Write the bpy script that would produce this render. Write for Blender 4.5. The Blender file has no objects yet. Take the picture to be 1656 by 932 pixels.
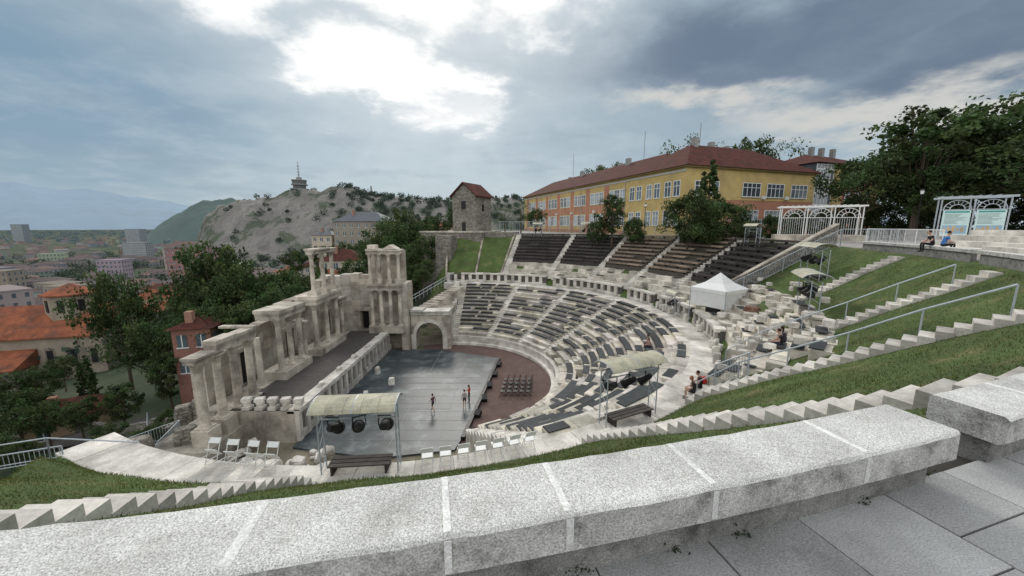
import bpy, math, random
import numpy as np
from mathutils import Vector, Matrix
random.seed(7); rng=np.random.default_rng(7)
R=math.radians
scene=bpy.context.scene
CX,CY=-8.0,37.5
def pol(r,td,z=0.0):
    a=R(td); return (CX+r*math.cos(a), CY+r*math.sin(a), z)
U=random.uniform
# ------------------------------------------------------------------ materials
def mat(name,col,rough=.85,ns=1.5,amt=.3,bump=.3,fine=25.,col2=None,c2=(.45,.62),spec=.3,metal=0.,vor=0.,fineamt=.12,trans=0.,emis=None,c2s=None):
    m=bpy.data.materials.new(name); m.use_nodes=True
    nt=m.node_tree; N=nt.nodes; L=nt.links
    b=N['Principled BSDF']; b.inputs['Roughness'].default_value=rough
    b.inputs['Specular IOR Level'].default_value=spec; b.inputs['Metallic'].default_value=metal
    tc=N.new('ShaderNodeTexCoord')
    n1=N.new('ShaderNodeTexNoise'); n1.inputs['Scale'].default_value=ns; n1.inputs['Detail'].default_value=5; n1.inputs['Roughness'].default_value=.65
    n2=N.new('ShaderNodeTexNoise'); n2.inputs['Scale'].default_value=fine; n2.inputs['Detail'].default_value=3
    L.new(tc.outputs['Object'],n1.inputs['Vector']); L.new(tc.outputs['Object'],n2.inputs['Vector'])
    mr=N.new('ShaderNodeMapRange'); mr.inputs[1].default_value=.3; mr.inputs[2].default_value=.7; mr.inputs[3].default_value=1-amt; mr.inputs[4].default_value=1+amt*.6
    L.new(n1.outputs['Fac'],mr.inputs[0])
    mr2=N.new('ShaderNodeMapRange'); mr2.inputs[1].default_value=.3; mr2.inputs[2].default_value=.7; mr2.inputs[3].default_value=1-fineamt; mr2.inputs[4].default_value=1+fineamt
    L.new(n2.outputs['Fac'],mr2.inputs[0])
    mu=N.new('ShaderNodeMath'); mu.operation='MULTIPLY'; L.new(mr.outputs[0],mu.inputs[0]); L.new(mr2.outputs[0],mu.inputs[1])
    at=N.new('ShaderNodeAttribute'); at.attribute_name='Col'
    if col2:
        n3=N.new('ShaderNodeTexNoise'); n3.inputs['Scale'].default_value=c2s or ns*.6; n3.inputs['Detail'].default_value=6; n3.inputs['Roughness'].default_value=.7
        L.new(tc.outputs['Object'],n3.inputs['Vector'])
        r3=N.new('ShaderNodeMapRange'); r3.inputs[1].default_value=c2[0]; r3.inputs[2].default_value=c2[1]; L.new(n3.outputs['Fac'],r3.inputs[0])
        mx=N.new('ShaderNodeMix'); mx.data_type='RGBA'; mx.inputs['A'].default_value=(*col,1); mx.inputs['B'].default_value=(*col2,1); L.new(r3.outputs[0],mx.inputs['Factor']); src=mx.outputs['Result']
    else:
        rg=N.new('ShaderNodeRGB'); rg.outputs[0].default_value=(*col,1); src=rg.outputs[0]
    v1=N.new('ShaderNodeVectorMath'); v1.operation='MULTIPLY'; L.new(src,v1.inputs[0]); L.new(at.outputs['Color'],v1.inputs[1])
    v2=N.new('ShaderNodeVectorMath'); v2.operation='SCALE'; L.new(v1.outputs[0],v2.inputs[0]); L.new(mu.outputs[0],v2.inputs['Scale'])
    out=v2.outputs[0]; hsrc=n2.outputs['Fac']
    if vor>0:
        vo=N.new('ShaderNodeTexVoronoi'); vo.feature='DISTANCE_TO_EDGE'; vo.inputs['Scale'].default_value=vor
        mp=N.new('ShaderNodeMapping'); mp.inputs['Scale'].default_value=(1,1,1.9); L.new(tc.outputs['Object'],mp.inputs['Vector']); L.new(mp.outputs[0],vo.inputs['Vector'])
        vr=N.new('ShaderNodeMapRange'); vr.inputs[1].default_value=0; vr.inputs[2].default_value=.09; vr.inputs[3].default_value=.42; vr.inputs[4].default_value=1; L.new(vo.outputs['Distance'],vr.inputs[0])
        vc=N.new('ShaderNodeTexVoronoi'); vc.inputs['Scale'].default_value=vor; L.new(mp.outputs[0],vc.inputs['Vector'])
        sp=N.new('ShaderNodeSeparateColor'); L.new(vc.outputs['Color'],sp.inputs[0])
        vcr=N.new('ShaderNodeMapRange'); vcr.inputs[3].default_value=.65; vcr.inputs[4].default_value=1.25; L.new(sp.outputs[0],vcr.inputs[0])
        mm=N.new('ShaderNodeMath'); mm.operation='MULTIPLY'; L.new(vr.outputs[0],mm.inputs[0]); L.new(vcr.outputs[0],mm.inputs[1])
        v3=N.new('ShaderNodeVectorMath'); v3.operation='SCALE'; L.new(out,v3.inputs[0]); L.new(mm.outputs[0],v3.inputs['Scale']); out=v3.outputs[0]
        hsrc=vr.outputs[0]
    L.new(out,b.inputs['Base Color'])
    if bump>0:
        bp=N.new('ShaderNodeBump'); bp.inputs['Strength'].default_value=bump; bp.inputs['Distance'].default_value=.03
        L.new(hsrc,bp.inputs['Height']); L.new(bp.outputs[0],b.inputs['Normal'])
    if trans>0:
        tr=N.new('ShaderNodeBsdfTranslucent'); L.new(out,tr.inputs['Color']); ms=N.new('ShaderNodeMixShader'); ms.inputs[0].default_value=trans
        L.new(b.outputs[0],ms.inputs[1]); L.new(tr.outputs[0],ms.inputs[2]); L.new(ms.outputs[0],N['Material Output'].inputs['Surface'])
    if emis:
        b.inputs['Emission Color'].default_value=(*emis[:3],1); b.inputs['Emission Strength'].default_value=emis[3]
    return m
MARB=mat('marble',(.64,.60,.54),.75,.9,.34,.35,14,col2=(.36,.33,.29),c2=(.47,.70))
MARBD=mat('weathered_marble',(.54,.485,.405),.85,.7,.38,.5,10,col2=(.24,.205,.17),c2=(.46,.66))
SCAE=mat('stage_wall_stone',(.40,.345,.275),.9,.5,.34,.5,8,col2=(.54,.50,.44),c2=(.42,.6))
MATD=mat('dark_mats',(.034,.038,.040),.7,2,.3,.1)
RUBB=mat('rubble_masonry',(.25,.228,.195),.95,.6,.3,.9,12,vor=2.2)
BRICK=mat('old_brick',(.24,.13,.095),.95,1.2,.3,.9,12,vor=4)
GRAV=mat('red_gravel',(.125,.080,.068),.95,.8,.25,.6,60,fineamt=.35)
STAGE=mat('stage_floor_sheet',(.050,.062,.066),.46,.5,.45,.05,6,col2=(.155,.175,.178),c2=(.50,.68),spec=.35,c2s=.45)
BLACK=mat('black_metal_and_openings',(.012,.012,.013),.5,4,.1,0)
DWOOD=mat('dark_wood',(.062,.052,.046),.8,3,.4,.2)
LWOOD=mat('weathered_wood',(.30,.23,.17),.8,3,.35,.2)
PLAT=mat('stage_boards',(.070,.062,.056),.75,1.5,.25,.2)
GRASS=mat('grass_ground',(.068,.102,.028),.95,.35,.4,.8,30,col2=(.15,.135,.06),c2=(.52,.72),fineamt=.4,c2s=1.0)
BLADE=mat('grass_blades',(.085,.128,.034),.8,.5,.40,0,trans=.25,col2=(.15,.145,.055),c2=(.48,.68),c2s=.9)
DIRT=mat('dirt',(.20,.17,.125),.95,.4,.35,.6,12,col2=(.08,.10,.04),c2=(.48,.6))
FARG=mat('far_ground',(.042,.060,.030),.95,.03,.3,.2,.3,col2=(.10,.095,.07),c2=(.5,.6),c2s=.02)
PLAZA=mat('plaza_stone',(.32,.30,.275),.9,.6,.2,.2,10)
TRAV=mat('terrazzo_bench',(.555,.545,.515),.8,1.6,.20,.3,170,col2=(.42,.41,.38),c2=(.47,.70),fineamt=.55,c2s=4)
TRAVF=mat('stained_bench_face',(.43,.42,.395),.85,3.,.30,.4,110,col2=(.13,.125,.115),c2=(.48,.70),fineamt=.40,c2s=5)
MORT=mat('mortar',(.70,.69,.665),.85,5,.22,.25,90,fineamt=.25)
SLAB=mat('paving_slab',(.37,.37,.36),.8,1.3,.26,.25,110,col2=(.25,.25,.24),c2=(.48,.70),fineamt=.28)
JOINT=mat('joint_soil',(.05,.045,.038),.95)
STEEL=mat('galvanised_steel',(.42,.46,.49),.45,5,.15,0,metal=.4)
WHITEP=mat('white_paint',(.74,.74,.72),.5,3,.08,0)
CREAM=mat('cream_polycarbonate',(.60,.56,.42),.5,2.5,.2,0,trans=.25,col2=(.38,.365,.28),c2=(.45,.7))
FABR=mat('tent_fabric',(.80,.80,.78),.8,2,.06,0,trans=.2)
YEL=mat('yellow_plaster',(.50,.375,.155),.9,.4,.18,.1,6,col2=(.40,.30,.14),c2=(.5,.7))
ORA=mat('pink_orange_plaster',(.42,.20,.135),.9,.4,.16,.1,6)
TILE=mat('roof_tiles',(.098,.034,.026),.9,1.2,.35,.5,9,col2=(.060,.030,.025),c2=(.45,.65),spec=.1)
TILEO=mat('orange_tiles',(.27,.095,.052),.9,.6,.3,.5,6,col2=(.15,.07,.048),c2=(.46,.62),spec=.1)
GLASS=mat('window_glass',(.09,.12,.14),.15,.3,.4,0,spec=.8)
CURT=mat('curtained_glass',(.30,.34,.37),.3,.5,.3,0,spec=.6)
HOUSEW=mat('house_plaster',(.40,.365,.32),.9,.15,.15,.1,3)
HAZ=(.30,.39,.46,.10)  # emission tint that paints distance haze onto the far town
FHW=mat('far_house_plaster',(.26,.25,.235),.9,.15,.15,0,3,emis=HAZ)  # plaster darkened as if backlit, with haze as emission
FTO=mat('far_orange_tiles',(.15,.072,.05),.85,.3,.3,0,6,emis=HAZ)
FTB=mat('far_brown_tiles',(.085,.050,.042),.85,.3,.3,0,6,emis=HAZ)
CHW=mat('church_plaster',(.30,.255,.20),.9,.3,.25,.2,4)
LEAF=mat('leaves',(.050,.084,.028),.7,.8,.3,0,trans=.28)
LEAFF=mat('far_leaves',(.038,.060,.029),.8,.05,.3,0,trans=.15,emis=(.30,.40,.48,.03))  # slight emission paints thin haze over the foliage
LEAFV=mat('remote_leaves',(.045,.065,.042),.8,.05,.3,0,emis=(.30,.41,.49,.17))  # stronger haze glow put into the remotest foliage
BARK=mat('bark',(.10,.075,.055),.95,4,.3,.5)
ROCK=mat('rock',(.19,.172,.152),.95,.06,.45,1.,.35,col2=(.050,.060,.032),c2=(.50,.58),c2s=.03,emis=(.30,.39,.46,.05))  # emission adds a painted veil of haze to the rock
HILLF=mat('wooded_hill',(.040,.062,.046),.95,.012,.35,0,.05,emis=(.28,.38,.44,.18))  # bluish emission stands in for air haze over the hill
MOUNT=mat('mountain',(.10,.135,.17),1,.0006,.15,0,.004,emis=(.27,.37,.46,.60))  # aerial haze baked into blue base colour and emission
SKIN=mat('skin',(.48,.29,.21),.6,8,.08,0)
SLATE=mat('slate_roof',(.09,.10,.11),.7,.8,.2,.1)
POSTB=mat('poster_board',(.58,.74,.70),.5,1.2,.1,0)
def flat(name,c,rough=.8): return mat(name,c,rough,4,.12,0)
# ------------------------------------------------------------------ mesh builder
def setcol(me,cols,counts):
    a=me.color_attributes.new('Col','FLOAT_COLOR','CORNER')
    c=np.ones((len(cols),4),np.float32); c[:,:3]=cols
    a.data.foreach_set('color',np.repeat(c,counts,axis=0).ravel())
class MB:
    def __init__(s): s.v=[];s.f=[];s.m=[];s.c=[]
    def add(s,vs,fs,m=0,c=1.0):
        o=len(s.v); s.v.extend(vs)
        if not isinstance(c,(tuple,list)): c=(c,c,c)
        for f in fs: s.f.append(tuple(i+o for i in f)); s.m.append(m); s.c.append(c)
    def hexa(s,p,m=0,c=1.0): s.add(p,[(3,2,1,0),(4,5,6,7),(0,1,5,4),(1,2,6,5),(2,3,7,6),(3,0,4,7)],m,c)
    def box(s,x0,x1,y0,y1,z0,z1,m=0,c=1.0):
        s.hexa([(x0,y0,z0),(x1,y0,z0),(x1,y1,z0),(x0,y1,z0),(x0,y0,z1),(x1,y0,z1),(x1,y1,z1),(x0,y1,z1)],m,c)
    def rbox(s,cx,cy,cz,sx,sy,sz,rz=0,m=0,c=1.0,rx=0,ry=0):
        M=Matrix.Translation((cx,cy,cz))@Matrix.Rotation(rz,4,'Z')@Matrix.Rotation(ry,4,'Y')@Matrix.Rotation(rx,4,'X')
        p=[M@Vector((a*sx/2,b*sy/2,d*sz/2)) for d in(-1,1) for a,b in((-1,-1),(1,-1),(1,1),(-1,1))]
        s.hexa([tuple(q) for q in p],m,c)
    def rock(s,cx,cy,cz,sx,sy,sz,rz=0,m=0,c=1.0,rx=0,j=.16):
        # worn block: box with chamfered, jittered corners
        M=Matrix.Translation((cx,cy,cz))@Matrix.Rotation(rz,4,'Z')@Matrix.Rotation(rx,4,'X')
        p=[]
        for zz,f in((-.5,1.),(.32,1.),(.5,.82)):
            for a,b in((-.5,-.32),(-.32,-.5),(.32,-.5),(.5,-.32),(.5,.32),(.32,.5),(-.32,.5),(-.5,.32)):
                p.append(tuple(M@Vector((a*f*sx*(1+U(-j,j)),b*f*sy*(1+U(-j,j)),zz*sz*(1+U(-j,j)*.6)))))
        fs=[tuple(range(8))[::-1],tuple(range(16,24))]
        for l in(0,8):
            for k in range(8): fs.append((l+k,l+(k+1)%8,l+8+(k+1)%8,l+8+k))
        s.add(p,fs,m,c)
    def sec(s,r0,r1,t0,t1,z0,z1,m=0,c=1.0,n=1,z0b=None,z1b=None):
        z0b=z0 if z0b is None else z0b; z1b=z1 if z1b is None else z1b
        vs=[]
        for k in range(n+1):
            t=t0+(t1-t0)*k/n
            vs+=[pol(r0,t,z0),pol(r1,t,z0b),pol(r1,t,z1b),pol(r0,t,z1)]
        fs=[(0,1,2,3)] if t1>t0 else [(3,2,1,0)]
        for k in range(n):
            a=4*k; b=a+4
            for i in range(4):
                j=(i+1)%4
                f=(a+j,a+i,b+i,b+j)
                fs.append(f if t1>t0 else f[::-1])
        e=4*n; fs.append((e+3,e+2,e+1,e) if t1>t0 else (e,e+1,e+2,e+3))
        s.add(vs,fs,m,c)
    def cyl(s,p0,p1,r0,r1=None,n=8,m=0,c=1.0):
        r1=r0 if r1 is None else r1
        p0=Vector(p0);p1=Vector(p1);d=(p1-p0).normalized()
        a=d.orthogonal().normalized(); b=d.cross(a)
        vs=[];
        for p,r in((p0,r0),(p1,r1)):
            for k in range(n):
                t=2*math.pi*k/n; vs.append(tuple(p+a*(r*math.cos(t))+b*(r*math.sin(t))))
        fs=[(k,(k+1)%n,n+(k+1)%n,n+k) for k in range(n)]+[tuple(range(n))[::-1],tuple(range(n,2*n))]
        s.add(vs,fs,m,c)
    def ell(s,c0,rad,m=0,c=1.0,nu=12,nv=8,M=None,zmin=-1.0,jit=0):
        vs=[];fs=[]
        for i in range(nv+1):
            ph=-math.pi/2+math.pi*i/nv; ph=max(ph,math.asin(zmin))
            for k in range(nu):
                t=2*math.pi*k/nu; q=1+U(-jit,jit)
                p=Vector((rad[0]*math.cos(ph)*math.cos(t)*q,rad[1]*math.cos(ph)*math.sin(t)*q,rad[2]*math.sin(ph)*q))
                if M: p=M@p
                vs.append((p[0]+c0[0],p[1]+c0[1],p[2]+c0[2]))
        for i in range(nv):
            for k in range(nu):
                fs.append((i*nu+k,i*nu+(k+1)%nu,(i+1)*nu+(k+1)%nu,(i+1)*nu+k))
        s.add(vs,fs,m,c)
    def build(s,name,mats,smooth=False,loc=None,rz=0,sc=1,autos=False):
        me=bpy.data.meshes.new(name); me.from_pydata(s.v,[],s.f)
        for m in mats: me.materials.append(m)
        me.polygons.foreach_set('material_index',s.m)
        setcol(me,np.array(s.c,np.float32),np.array([len(f) for f in s.f]))
        if smooth: me.polygons.foreach_set('use_smooth',[True]*len(s.f))
        me.update()
        return inst(name,me,loc,rz,sc)
def inst(name,me,loc=None,rz=0,sc=1):
    o=bpy.data.objects.new(name,me); scene.collection.objects.link(o)
    if loc is not None: o.location=loc
    o.rotation_euler[2]=rz
    o.scale=(sc,sc,sc) if not isinstance(sc,tuple) else sc
    return o
def quads(name,V,n,mats,cols,link=True,F=None,mi=None,smooth=False):
    me=bpy.data.meshes.new(name)
    V=np.asarray(V,np.float32); me.vertices.add(len(V)); me.vertices.foreach_set('co',V.ravel())
    if F is None: F=np.arange(4*n).reshape(n,4)
    n=len(F)
    me.loops.add(4*n); me.loops.foreach_set('vertex_index',F.ravel().astype(np.int32))
    me.polygons.add(n); me.polygons.foreach_set('loop_start',(np.arange(n)*4).astype(np.int32))
    for m in mats: me.materials.append(m)
    if mi is not None: me.polygons.foreach_set('material_index',mi.astype(np.int32))
    if smooth: me.polygons.foreach_set('use_smooth',[True]*n)
    me.update(calc_edges=True); me.validate()
    setcol(me,np.asarray(cols,np.float32),np.full(n,4))
    return inst(name,me) if link else me
def leafquads(C,size):
    n=len(C); a=rng.normal(size=(n,3)); a/=np.linalg.norm(a,axis=1)[:,None]
    b=rng.normal(size=(n,3)); b=np.cross(a,b); b/=np.linalg.norm(b,axis=1)[:,None]
    s=(np.asarray(size)*np.ones(n))[:,None]*.5
    V=np.stack([C-a*s-b*s*.1,C-b*s*.7,C+a*s,C+b*s*.7],1)
    return V.reshape(-1,3)
# ------------------------------------------------------------------ terrain
def sst(a,b,x):
    t=np.clip((x-a)/(b-a),0,1); return t*t*(3-2*t)
def hgt(x,y):
    x=np.asarray(x,float); y=np.asarray(y,float)
    r=np.hypot(x-CX,y-CY); thd=np.degrees(np.arctan2(y-CY,x-CX))
    cav=np.interp(r,[0,12.9,13.2,24.0,25.5,27.0,36.3,36.9,150,420],[-.12,-.12,.6,6.1,6.55,8.30,14.2,14.5,14.5,-36])
    low=np.interp(-x,[22,26,34,60,120,300,900],[0,0,-5,-11,-20,-30,-36])
    low=low+np.where(y>60,sst(60,110,y)*sst(110,30,-x)*6,0)
    e0=np.interp(r,[25,29],[-21.5,-23.]); e1=np.interp(r,[25,29],[-19.8,-13.])
    wo=np.where(y<CY,sst(0,1,(x-e0)/(e1-e0)),sst(-19,-10,x))
    wi=sst(-9.6,-8.8,x)*np.where(thd<0,sst(-68.6,-67.6,thd),1)
    w=np.where(r<24.2,wi,wo)
    h=low*(1-w)+cav*w
    bump=.06*np.sin(x*1.3+y*.7)*np.sin(y*1.1-x*.4)
    return h+np.where((r>25.5)&(r<36.5),bump,0)+np.where(r>120,2.5*np.sin(x*.021)*np.sin(y*.017+1),0)
rad=np.concatenate([np.linspace(.01,12.8,5),np.linspace(13,46,78),np.geomspace(47,16000,80)])
nt_=480; th=np.linspace(0,2*np.pi,nt_,endpoint=False)
RR,TT=np.meshgrid(rad,th,indexing='ij')
X=CX+RR*np.cos(TT); Y=CY+RR*np.sin(TT); Z=hgt(X,Y)
V=np.stack([X,Y,Z],-1).reshape(-1,3)
i,k=np.meshgrid(np.arange(len(rad)-1),np.arange(nt_),indexing='ij'); k2=(k+1)%nt_
F=np.stack([i*nt_+k,(i+1)*nt_+k,(i+1)*nt_+k2,i*nt_+k2],-1).reshape(-1,4)
fx=V[F].mean(1); fr=np.hypot(fx[:,0]-CX,fx[:,1]-CY)
mi=np.full(len(F),1); mi[(fr>24.8)&(fr<36.9)&(fx[:,0]>-23)]=0
mi[(fr>=36.9)&(fr<90)&(fx[:,0]>-12)]=3; mi[fr>90]=2; mi[(fx[:,0]<-30)]=2; mi[(fx[:,0]<-14)&(fx[:,1]>58)]=2
quads('ground_terrain',V,0,[GRASS,DIRT,FARG,PLAZA],np.ones((len(F),3)),F=F,mi=mi,smooth=True)
# grass
n=150000
r=rng.uniform(25.7,36.5,n); t=np.radians(rng.uniform(-118,-8,n))
gx=CX+r*np.cos(t); gy=CY+r*np.sin(t); keep=(gx>-22)&~((np.degrees(t)>-44)&(r<31.3)); gx=gx[keep];gy=gy[keep];n=len(gx)
t=rng.uniform(0,2*np.pi,n); patch=np.sin(gx*1.7+np.sin(gy*.9)*2)*np.sin(gy*1.3+gx*.5); hh=rng.uniform(.02,.065,n)*(1+.9*np.clip(patch,0,1)); wd=.010
gz=hgt(gx,gy)-.01; dx=np.cos(t)*wd;dy=np.sin(t)*wd; lx=rng.normal(0,.035,n);ly=rng.normal(0,.035,n)
V=np.stack([np.stack([gx-dx,gy-dy,gz],-1),np.stack([gx+dx,gy+dy,gz],-1),np.stack([gx+dx*.3+lx,gy+dy*.3+ly,gz+hh],-1),np.stack([gx-dx*.3+lx,gy-dy*.3+ly,gz+hh],-1)],1).reshape(-1,3)
g=rng.uniform(.55,1.35,n)[:,None]*np.stack([rng.uniform(.8,1.5,n),np.ones(n),rng.uniform(.7,1.2,n)],-1)
quads('grass',V,n,[BLADE],g)
# ------------------------------------------------------------------ orchestra
mb=MB(); mb.sec(0.01,12.7,-110,110,-.1,.02,0,n=50); mb.build('orchestra_gravel',[GRAV])
mb=MB()
P=[(-16.2,25.2),(-9.5,23.9),(-4.2,24.9),(-3.9,26.2),(-1.7,44.0),(-9.5,47.2),(-16.0,47.2)]
def prism(mb,P,z0,z1,m=0,c=1.):
    n=len(P); mb.add([(x,y,z0) for x,y in P]+[(x,y,z1) for x,y in P],[tuple(range(n))[::-1],tuple(range(n,2*n))]+[(k,(k+1)%n,n+(k+1)%n,n+k) for k in range(n)],m,c)
prism(mb,P,-.05,.16)
for a in np.arange(26,47,1.5): mb.box(-16.0,-4.0+(a-26)*.11,a,a+.02,.161,.165,1)
mb.box(-9.2,-9.16,25.3,46.8,.166,.170,2);mb.box(-5.6,-5.56,25.3,42,.166,.170,2);mb.box(-16,-5.4,31.0,31.04,.171,.175,2); mb.box(-12,-3.2,36.6,36.63,.171,.175,2)
mb.build('stage_floor',[STAGE,flat('seam',(.04,.045,.048)),flat('tape',(.30,.30,.29))])
mb=MB()
for k in range(22):
    f=k/22; x=-3.85+2.15*f; y=26.2+17.6*f; mb.rbox(x+.12,y+.4,.2,.32,.78,.34,-.12,0,U(.7,1.3))
for k in range(6): mb.rbox(-3.2+k*.33+U(-.1,.1),27+k*2.9,.3,.5,.6,.45,U(-.4,.2),0,1,rx=.4)
mb.build('black_stage_kerb',[BLACK])
# ------------------------------------------------------------------ cavea lower tier
S1=[90,68,46,24,2,-20,-42,-55,-67]
def w1(r,w=.42): return math.degrees(w/r)
mb=MB()
for i in range(14):
    r0=13+.78*i; z=1.2+.4*(i+1)
    for a,b in zip(S1[:-1],S1[1:]):
        ta=a-w1(r0); tb=b+w1(r0); L=math.radians(ta-tb)*r0; nb=max(1,int(L/1.25)); e=[ta-(ta-tb)*min(1,max(0,(k+(U(-.25,.25) if 0<k<nb else 0))/nb)) for k in range(nb+1)]
        for k in range(nb):
            if U(0,1)<.02: continue
            c=U(.62,1.14); c=(c,c*U(.96,1.0),c*U(.86,1.0)); j=U(-.025,.02); q=U(-.03,.03)
            g=.0 if U(0,1)<.5 else w1(r0,.03)
            mb.sec(r0+q,r0+.83,e[k+1],e[k]-g,z-.85,z-.13+j,0,tuple(v*.9 for v in c))
            mb.sec(r0-.06+q,r0+.80,e[k+1]+.01,e[k]-g-.01,z-.127+j,z+j,0,c)
        p=.78 if a>10 else .58
        t=ta-.3
        while t>tb+1:
            l=math.degrees(U(1.2,4.2)/r0); t2=max(tb+.2,t-l)
            if U(0,1)<p and not(i in(0,)) and not (a<=-42 and i<2):
                mb.sec(r0-.10,r0+.50,t2,t,z-.14,z+.045,1,U(.7,1.5),n=2)  # dark mat drawn down the riser to include the shadow below it
            t=t2-math.degrees(U(.1,.9)/r0)
for s in S1:
    for q in range(28):
        r0=13+.39*q; z=1.2+.2*(q+1)
        mb.sec(r0,r0+.5,s-w1(r0,.45),s+w1(r0,.45),z-.6,z-.02+U(-.015,.015),0,U(.8,1.12))
mb.sec(12.55,13.05,-67,91,-.1,1.15,0,.95,n=90)
mb.sec(12.1,12.55,-67,91,-.1,.35,0,1.1,n=90)
for k in range(14):
    r0=13+.78*k; z=1.2+.4*(k+1)
    mb.sec(r0,r0+.79,91.6,93.8,-.1,z+.35,0,U(.8,1.1)); mb.sec(r0,r0+.79,-69.3,-67.8,-.1,z-.1,0,U(.8,1.1))
mb.build('stone_seating_tier',[MARB,MATD])
# diazoma
mb=MB()
t=98.
while t>-113:
    d=math.degrees(U(.9,1.6)/25); mb.sec(23.93,25.75,t-d+.03,t,(5.9 if t>-68 else -.2),6.80+U(-.012,.012),0,U(.78,1.08)); t-=d
t=97.
while t>-20:
    d=math.degrees(1.25/26)
    if not any(abs(t-d/2-s)<1.2 for s in(75,58,42,27,12,-4)):
        mb.sec(26.0,26.5,t-d,t,6.7,8.2,0,.16)  # niche back wall tinted dark to paint the recess shade
        mb.sec(25.72,26.1,t-d*.42,t,6.75,8.08,0,U(.7,1.1)); mb.sec(25.72,26.1,t-d,t-d*.42,6.75,6.75+U(.25,.5),0,U(.7,1.1))
        if U(0,1)>.08: mb.sec(25.62,26.45,t-d+.03,t,8.083,8.30+U(-.04,.05),0,U(.75,1.15))
    t-=d
mb.build('diazoma_walkway',[MARB])
# ------------------------------------------------------------------ upper tier : ancient rows + bleachers
S2=[97,75,58,42,27,12,-4]
def rowz(j): return 8.2+.49*(j+1)
mb=MB()
for j in range(4):
    r0=26.3+.8*j; z=rowz(j)-.15
    for a,b in zip(S2[1:-1],S2[2:]):
        ta=a-w1(r0,.5);tb=b+w1(r0,.5); t=ta
        while t>tb:
            d=math.degrees(U(.8,1.5)/r0); t2=max(tb,t-d)
            if U(0,1)>.08:
                c=U(.6,1.15); q=U(-.06,.06); mb.sec(r0+q,r0+.83,t2,t,z-.9,z+U(-.07,.03),0,(c,c*.98,c*.93))
                if U(0,1)<.12: mb.sec(r0-.05,r0+.5,t2,t,z+.035,z+.07,1,1.)
            t=t2
for j in range(6):
    r0=26.3+.8*j; z=rowz(j)-.2
    for a,b in ((-4.6,-18.6),(-21.4,-34),(-37,-46)):
        t=a
        while t>b:
            d=math.degrees(U(.7,1.5)/r0); t2=max(b,t-d)
            if U(0,1)>(.05+.03*j):
                c=U(.7,1.15); q=U(-.12,.12); mb.sec(r0+q,r0+.85,t2,t-.03,z-.9,z+U(-.09,.05),0,(c,c*.98,c*.93))
                if U(0,1)<.30: mb.sec(r0-.02,r0+.5,t2,t,z+.055,z+.10,1,1.)
            t=t2
mb.build('upper_stone_rows',[MARB,MATD])
for ki,(a,b) in enumerate(zip(S2[1:-1],S2[2:])):
    mb=MB(); lw=ki in(2,3)
    for j in range(4,13):
        r0=26.3+.8*j; z=rowz(j)-.12
        ta=a-w1(r0,.55);tb=b+w1(r0,.55)
        mb.sec(r0,r0+.86,tb,ta,z-1.0,z,1,.8,n=4)
        t=ta
        while t>tb+.2:
            d=math.degrees(2.0/r0); t2=max(tb,t-d)
            if U(0,1)>.04:
                c=U(.6,1.4) if not lw else U(.6,1.3)
                dz=U(-.01,.01)
                mb.sec(r0+.02,r0+.20,t2+.05,t,z+.36+dz,z+.40+dz,0,c); mb.sec(r0+.23,r0+.42,t2+.05,t,z+.36+dz,z+.40+dz,0,c*U(.85,1.1))
                mb.sec(r0+.0,r0+.03,t2+.05,t,z+.20,z+.355,0,c*.9)
                mb.sec(r0+.05,r0+.38,t-.25,t-.1,z,z+.355,2,1.)
            t=t2
    mb.build('wooden_bleacher',[LWOOD if lw else DWOOD,flat('bleacher_base%d'%ki,(.055,.05,.045) if not lw else (.10,.085,.07)),BLACK])
mb=MB()
for s in S2[1:-1]:
    for q in range(26):
        r0=26.2+.4*q; z=8.2+.245*(q+1)
        mb.sec(r0,r0+.5,s-w1(r0,.5),s+w1(r0,.5),z-.6,z,0,U(.7,1.05))
mb.build('cavea_stairway',[MARB])
mb=MB()
for q in range(9):
    r0=28.6+q; z=8.2+.6125*(r0-26.3)
    mb.sec(r0,r0+1.0,-5.4,-4.55,z-3,z+1.3,0,1,z0b=z-2.4,z1b=z+1.9)
    mb.sec(r0,r0+.99,-5.5,-4.45,z+1.303,z+1.38,1,U(.6,.8),z0b=z+1.913,z1b=z+1.99)
mb.sec(37.2,37.6,-4.4,76,12.8,14.75,0,1,n=40)
mb.build('stone_retaining_wall',[RUBB,MARBD])
mb=MB()
for t0 in (97.,86.,76.4):
    for q in range(22):
        r0=26.2+.5*q; z=8.45+.62*(r0-27)+.2
        mb.sec(r0,r0+.52,t0,t0+.55,z-1,z+.15,0,U(.8,1.1))
mb.build('slope_kerb_wall',[MARBD])
def stairs(th_,r0,r1,w=.42,rail=0,name='grass_slope_stairs',dz=.12):
    mb=MB(); nst=int((r1-r0)/.36)
    for q in range(nst):
        r=r0+.36*q; z=float(hgt(*pol(r+.34,th_)[:2]))+dz+U(-.015,.015)
        d=math.degrees(w/r)*U(.94,1.05); c=U(.72,1.08)
        mb.sec(r,r+.40,th_-d,th_+d,z-.55,z,0,c)
    if rail:
        d=math.degrees((w+.12)/r0)*rail
        pts=[]
        for q in range(0,nst+1,5):
            r=r0+.36*q; x,y,_=pol(r,th_+d*r0/r); z=float(hgt(x,y)); pts.append((x,y,z+1.05)); mb.cyl((x,y,z-.3),(x,y,z+1.05),.028,n=8,m=1)
        for a,b in zip(pts[:-1],pts[1:]):
            mb.cyl(a,b,.034,n=8,m=1)
    mb.build(name,[MARB,STEEL])
stairs(-88,25.7,36.4); stairs(-65,25.7,36.4,w=.5); stairs(-49.5,26.2,36.4,w=.5,rail=1); stairs(-35.5,26.2,36.6,w=.5,rail=1); stairs(-20,26.2,36.6,w=.5)
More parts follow.
